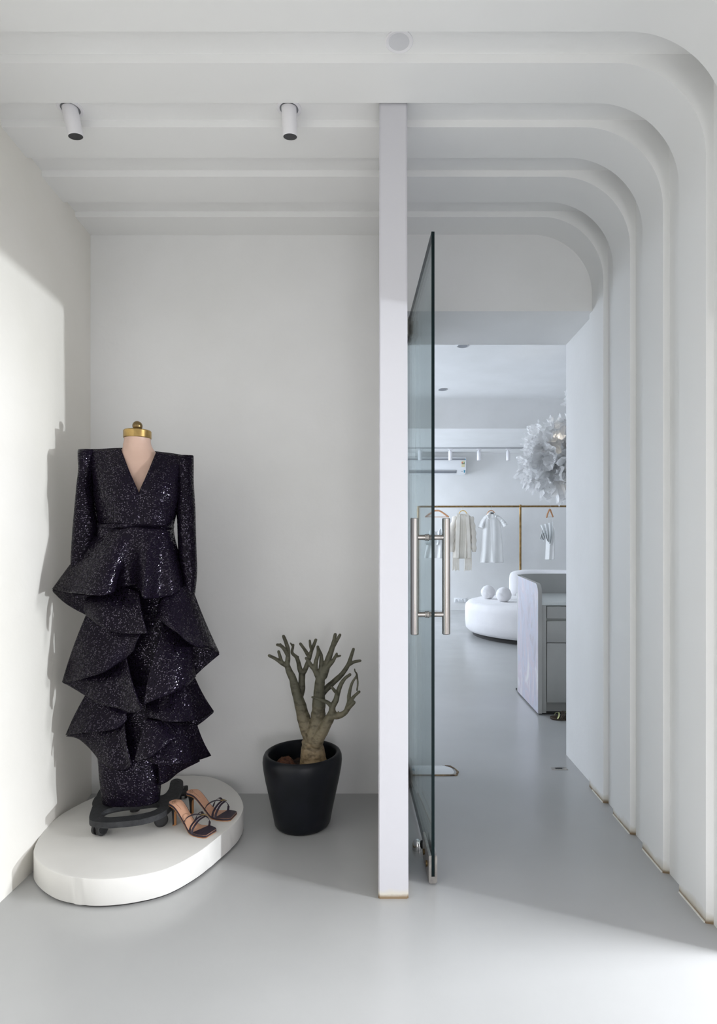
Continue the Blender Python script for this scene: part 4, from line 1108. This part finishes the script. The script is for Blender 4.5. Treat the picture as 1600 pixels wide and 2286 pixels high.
for k_, q_ in enumerate(([(1206, 1172, 1234, 1165), (1211, 1184, 1233, 1186), (1216, 1196, 1231, 1203), (1221, 1206, 1228, 1216)], [(1212, 1178, 1222, 1180), (1209, 1188, 1219, 1192), (1205, 1203, 1214, 1208)])):
    rows = []
    for k in range(10):
        f = k/9*(len(q_)-1); a = min(int(f), len(q_)-2); f -= a
        x0, y0, x1, y1 = [q_[a][z]*(1-f)+q_[a+1][z]*f for z in range(4)]
        rows.append([G(x0+(x1-x0)*j/24, y0+(y1-y0)*j/24+1.2*math.sin(j*.9+k_)*(k/9), .11+.035*math.sin(j*.8+k_*2)*(.3+k/9)+.03*k/9) for j in range(25)])
    grid_mesh('ruffle', rows, M['sheer_white'], t, .004)
for a in (1221, 1232): tube('loop', [G(a, 1155, .05), G(a+1, 1169, .05)], .003, M['white_cotton'], t, 6)

# ------------------------------------------------------------------ air conditioner, socket, track lights, ceiling lights
AY = 10.83
ax0, ax1 = (908-U0)*10.6/F, (1040.5-U0)*10.6/F
z_ = lambda v: CZ-(v-V0)*10.6/F
ac = empty('air_conditioner', ((ax0+ax1)/2, AY, z_(1057)), 'white split air conditioner high on the rear wall', 'air conditioner')
prof = [(AY, z_(1018)), (AY-.16, z_(1018)), (AY-.21, z_(1022)), (AY-.225, z_(1030)), (AY-.225, z_(1048)), (AY-.20, z_(1053)), (AY-.12, z_(1057)), (AY, z_(1057))]
bm = bmesh.new()
A = [bm.verts.new((ax0, y, z)) for y, z in prof]; B = [bm.verts.new((ax1, y, z)) for y, z in prof]
bm.faces.new(A); bm.faces.new(B[::-1])
for i in range(len(prof)): bm.faces.new((A[i], B[i], B[(i+1) % len(prof)], A[(i+1) % len(prof)]))
bmesh.ops.bevel(bm, geom=bm.edges[:], offset=.006, segments=2, affect='EDGES')
from_bm('housing', bm, M['plastic_white'], ac, auto=40)
X = lambda u: (u-U0)*10.58/F
Zf = lambda v: CZ-(v-V0)*10.59/F
box('front_seam', X(910), X(1038), AY-.2285, AY-.222, Zf(1026.5), Zf(1023.5), M['plastic_grey'], ac)
box('air_outlet', X(913), X(1019), AY-.227, AY-.205, Zf(1056), Zf(1049.2), M['plastic_grey'], ac)
box('louvre', X(914), X(1018), AY-.230, AY-.226, Zf(1051.5), Zf(1049.6), M['grey_metal'], ac)
tag(box('display_panel', X(1020.5), X(1036), AY-.229, AY-.222, Zf(1056), Zf(1049), M['plastic_white'], ac), 'white display panel')
o = box('energy_label', X(1030), X(1037.5), AY-.2275, AY-.2245, Zf(1042.5), Zf(1028.5), M['cream_paper'], ac); tag(o, 'yellow energy rating label with coloured arc')
bm = bmesh.new()
for q, (a0, a1, mt_) in enumerate(((0, 45, 'green_print'), (45, 90, 'yellow_print'), (90, 180, 'red_print'))):
    bm = bmesh.new(); cx_, cz_ = X(1033.8), Zf(1034)
    ro, ri = .030, .014
    vo1 = [bm.verts.new((cx_+ro*math.cos(math.radians(a0+(a1-a0)*k/8)), AY-.2282, cz_+ro*math.sin(math.radians(a0+(a1-a0)*k/8)))) for k in range(9)]
    vo2 = [bm.verts.new((cx_+ri*math.cos(math.radians(a0+(a1-a0)*k/8)), AY-.2282, cz_+ri*math.sin(math.radians(a0+(a1-a0)*k/8)))) for k in range(9)]
    for k in range(8): bm.faces.new((vo1[k], vo1[k+1], vo2[k+1], vo2[k]))
    from_bm('rating_arc', bm, M[mt_], o, smooth=False)
box('rating_band', X(1031), X(1037), AY-.2284, AY-.2274, Zf(1035.6), Zf(1034.2), M['dark_print'], o)
for v in (1037.5, 1039.5, 1041): box('text_line', X(1031.5), X(1036.5), AY-.2284, AY-.2274, Zf(v+.45), Zf(v), M['yellow_print'], o)
tag(box('blue_strip', X(1028.5), X(1040), AY-.228, AY-.215, Zf(1026), Zf(1024.2), M['blue_print'], ac), 'blue printed strip')
tag(box('blue_strip', X(1035.3), X(1037.8), AY-.2305, AY-.228, Zf(1055), Zf(1049.5), M['blue_print'], ac), 'blue printed strip')
o = box('sensor_dot', X(1030.5), X(1032.3), AY-.2305, AY-.228, Zf(1053), Zf(1051.3), M['plastic_grey'], ac)

sx0, sx1 = (1014-U0)*AY/F, (1041-U0)*AY/F
zs0, zs1 = CZ-(1345-V0)*AY/F, CZ-(1335-V0)*AY/F
so_ = empty('wall_socket', ((sx0+sx1)/2, AY, zs0), 'white double power socket low on the rear wall left of the sofa', 'socket')
box('face_plate', sx0, sx1, AY-.012, AY, zs0, zs1, M['plastic_white'], so_, .003)
for a, b in ((.04, .26), (.30, .46), (.54, .76), (.80, .96)):
    o = box('module', sx0+(sx1-sx0)*a, sx0+(sx1-sx0)*b, AY-.015, AY-.011, zs0+.012, zs1-.012, M['plastic_white'], so_, .001)
    if b-a > .2:
        bm = bmesh.new(); cx_ = sx0+(sx1-sx0)*(a+b)/2; cz_ = (zs0+zs1)/2
        for dx, dz in ((0, .013), (-.011, -.009), (.011, -.009)): bm_box(bm, cx_+dx-.004, cx_+dx+.004, AY-.0165, AY-.0145, cz_+dz-.004, cz_+dz+.004)
        from_bm('socket_hole', bm, M['dark_print'], o, smooth=False)

TY = 10.2
r = empty('light_track', (1.6, TY, 2.918), 'thin white light track on the rear ceiling', 'light track')
box('track_bar', .4, 3.6, TY-.018, TY+.018, 2.896, 2.918, M['grey_metal'], r, .002)
pos = {937: 'leftmost white track spotlight, seen through the glass door', 1005: 'white track spotlight in front of the air conditioner, right of the door edge',
       1069: 'white track spotlight next right of the air conditioner', 1134: 'white track spotlight nearest the paper chandelier'}
for u, lb in pos.items():
    x = (u-U0)*TY/F
    r = empty('track_spotlight', (x, TY, 2.896), lb, 'spotlight', 'white track spotlights in the rear room')
    box('adapter', x-.04, x+.04, TY-.018, TY+.018, 2.872, 2.896, M['white_metal'], r, .002)
    tube('pivot', [(x, TY, 2.874), (x, TY, 2.845)], .011, M['white_metal'], r, 10)
    bm = bmesh.new(); bm_tube(bm, [(x+.004, TY, 2.850), (x, TY, 2.847), (x, TY, 2.70), (x, TY, 2.692)], [.030, .0345, .0345, .032], 24)
    from_bm('barrel', bm, M['white_metal'], r)
    bm = bmesh.new(); bm_tube(bm, [(x, TY, 2.6925), (x, TY, 2.691)], .028, 20); from_bm('lens', bm, M['dl_cover'], r)
for u, Y, lb in ((1033, 6.17, 'grey round ceiling downlight just below the lintel edge'), (988, 7.90, 'grey round ceiling downlight farther back, nearer the beam')):
    c = Vector(((u-U0)*Y/F, Y, 3.32))
    r = empty('ceiling_downlight', c, lb, 'ceiling light', 'flush downlights in the rear ceiling')
    lathe('bezel', [(.052, 0), (.052, -.006), (.062, -.008), (.066, -.003), (.066, 0)], c, M['grey_metal'], r, 32)
    lathe('diffuser', [(0, -.004), (.052, -.004), (.052, 0), (0, 0)], c, M['plastic_grey'], r, 32)

# ------------------------------------------------------------------ crinkled paper chandelier
CC = Vector((2.0, 6.4, 2.19))
ch = empty('paper_chandelier', CC, 'hanging chandelier of crinkled white paper leaves at the passage edge', 'chandelier')
tube('cord', [CC+Vector((.08, 0, -.2)), CC+Vector((.08, 0, 1.13))], .006, M['white_metal'], ch, 8)
def leaf(c, dirv, size, sd):
    d = Vector(dirv).normalized(); a = d.orthogonal().normalized(); b = d.cross(a).normalized()
    rot = Matrix.Rotation(sd*1.7, 3, d); a = rot@a; b = rot@b
    n_ = 15; rows = []
    for i in range(n_):
        row = []
        for j in range(n_):
            s, t = i/(n_-1)-.5, j/(n_-1)-.5
            rad = math.hypot(s, t); q = Vector((s*3.6, t*3.6, sd*3.1))
            cr_ = noise.noise(q*.8)*.26 + abs(noise.noise(q*1.6))*.22 + abs(noise.noise(q*3.0))*.08
            edge = 1+.30*noise.noise(Vector((s*7, t*7, sd)))
            row.append(c + a*(s*size*edge) + b*(t*size*edge) + d*(size*(.9*rad*rad+cr_-.12)))
        rows.append(row)
    me_rows = rows
    o = grid_mesh('paper_leaf', me_rows, M['paper'], ch, .0015)
    o.data.polygons.foreach_set('use_smooth', [False]*len(o.data.polygons))
random.seed(21)
for k in range(34):
    th = 2*PI*k*.618; zz = random.uniform(-1, 1)
    lvl = random.random()
    rr = (.10+.19*lvl)*(1.0 if zz < .2 else .8)
    c = CC+Vector((rr*math.cos(th)*1.12-.02, rr*math.sin(th), zz*.26))
    leaf(c, (math.cos(th), math.sin(th)*1.0, zz*.9+random.uniform(-.4, .2)), random.uniform(.26, .42), k*.37+1)
for px_, pv_, sz in ((1172, 1060, .2), (1185, 1078, .18), (1168, 1035, .16), (1215, 1078, .18), (1180, 1000, .17), (1192, 968, .18), (1240, 955, .2), (1180, 1012, .15), (1255, 1060, .2)):
    c = P(px_+4, pv_, 6.2); leaf(c, (c-CC).normalized(), sz, px_*.13)
lamp = bpy.data.lights.new('chandelier_bulb', 'POINT'); lamp.energy = 3; lamp.color = (1.0, .93, .82); lamp.shadow_soft_size = .05
lo = bpy.data.objects.new('chandelier_bulb', lamp); COL.objects.link(lo); lo.parent = ch; lo.location = (.05, 0, .0)
for k in range(8):   # upper tier
    th = k*2.4; c = CC+Vector((.17+.11*math.cos(th), .11*math.sin(th), .60+.05*(k % 4)))
    leaf(c, (math.cos(th), math.sin(th), .1), .17, k*.9+40)
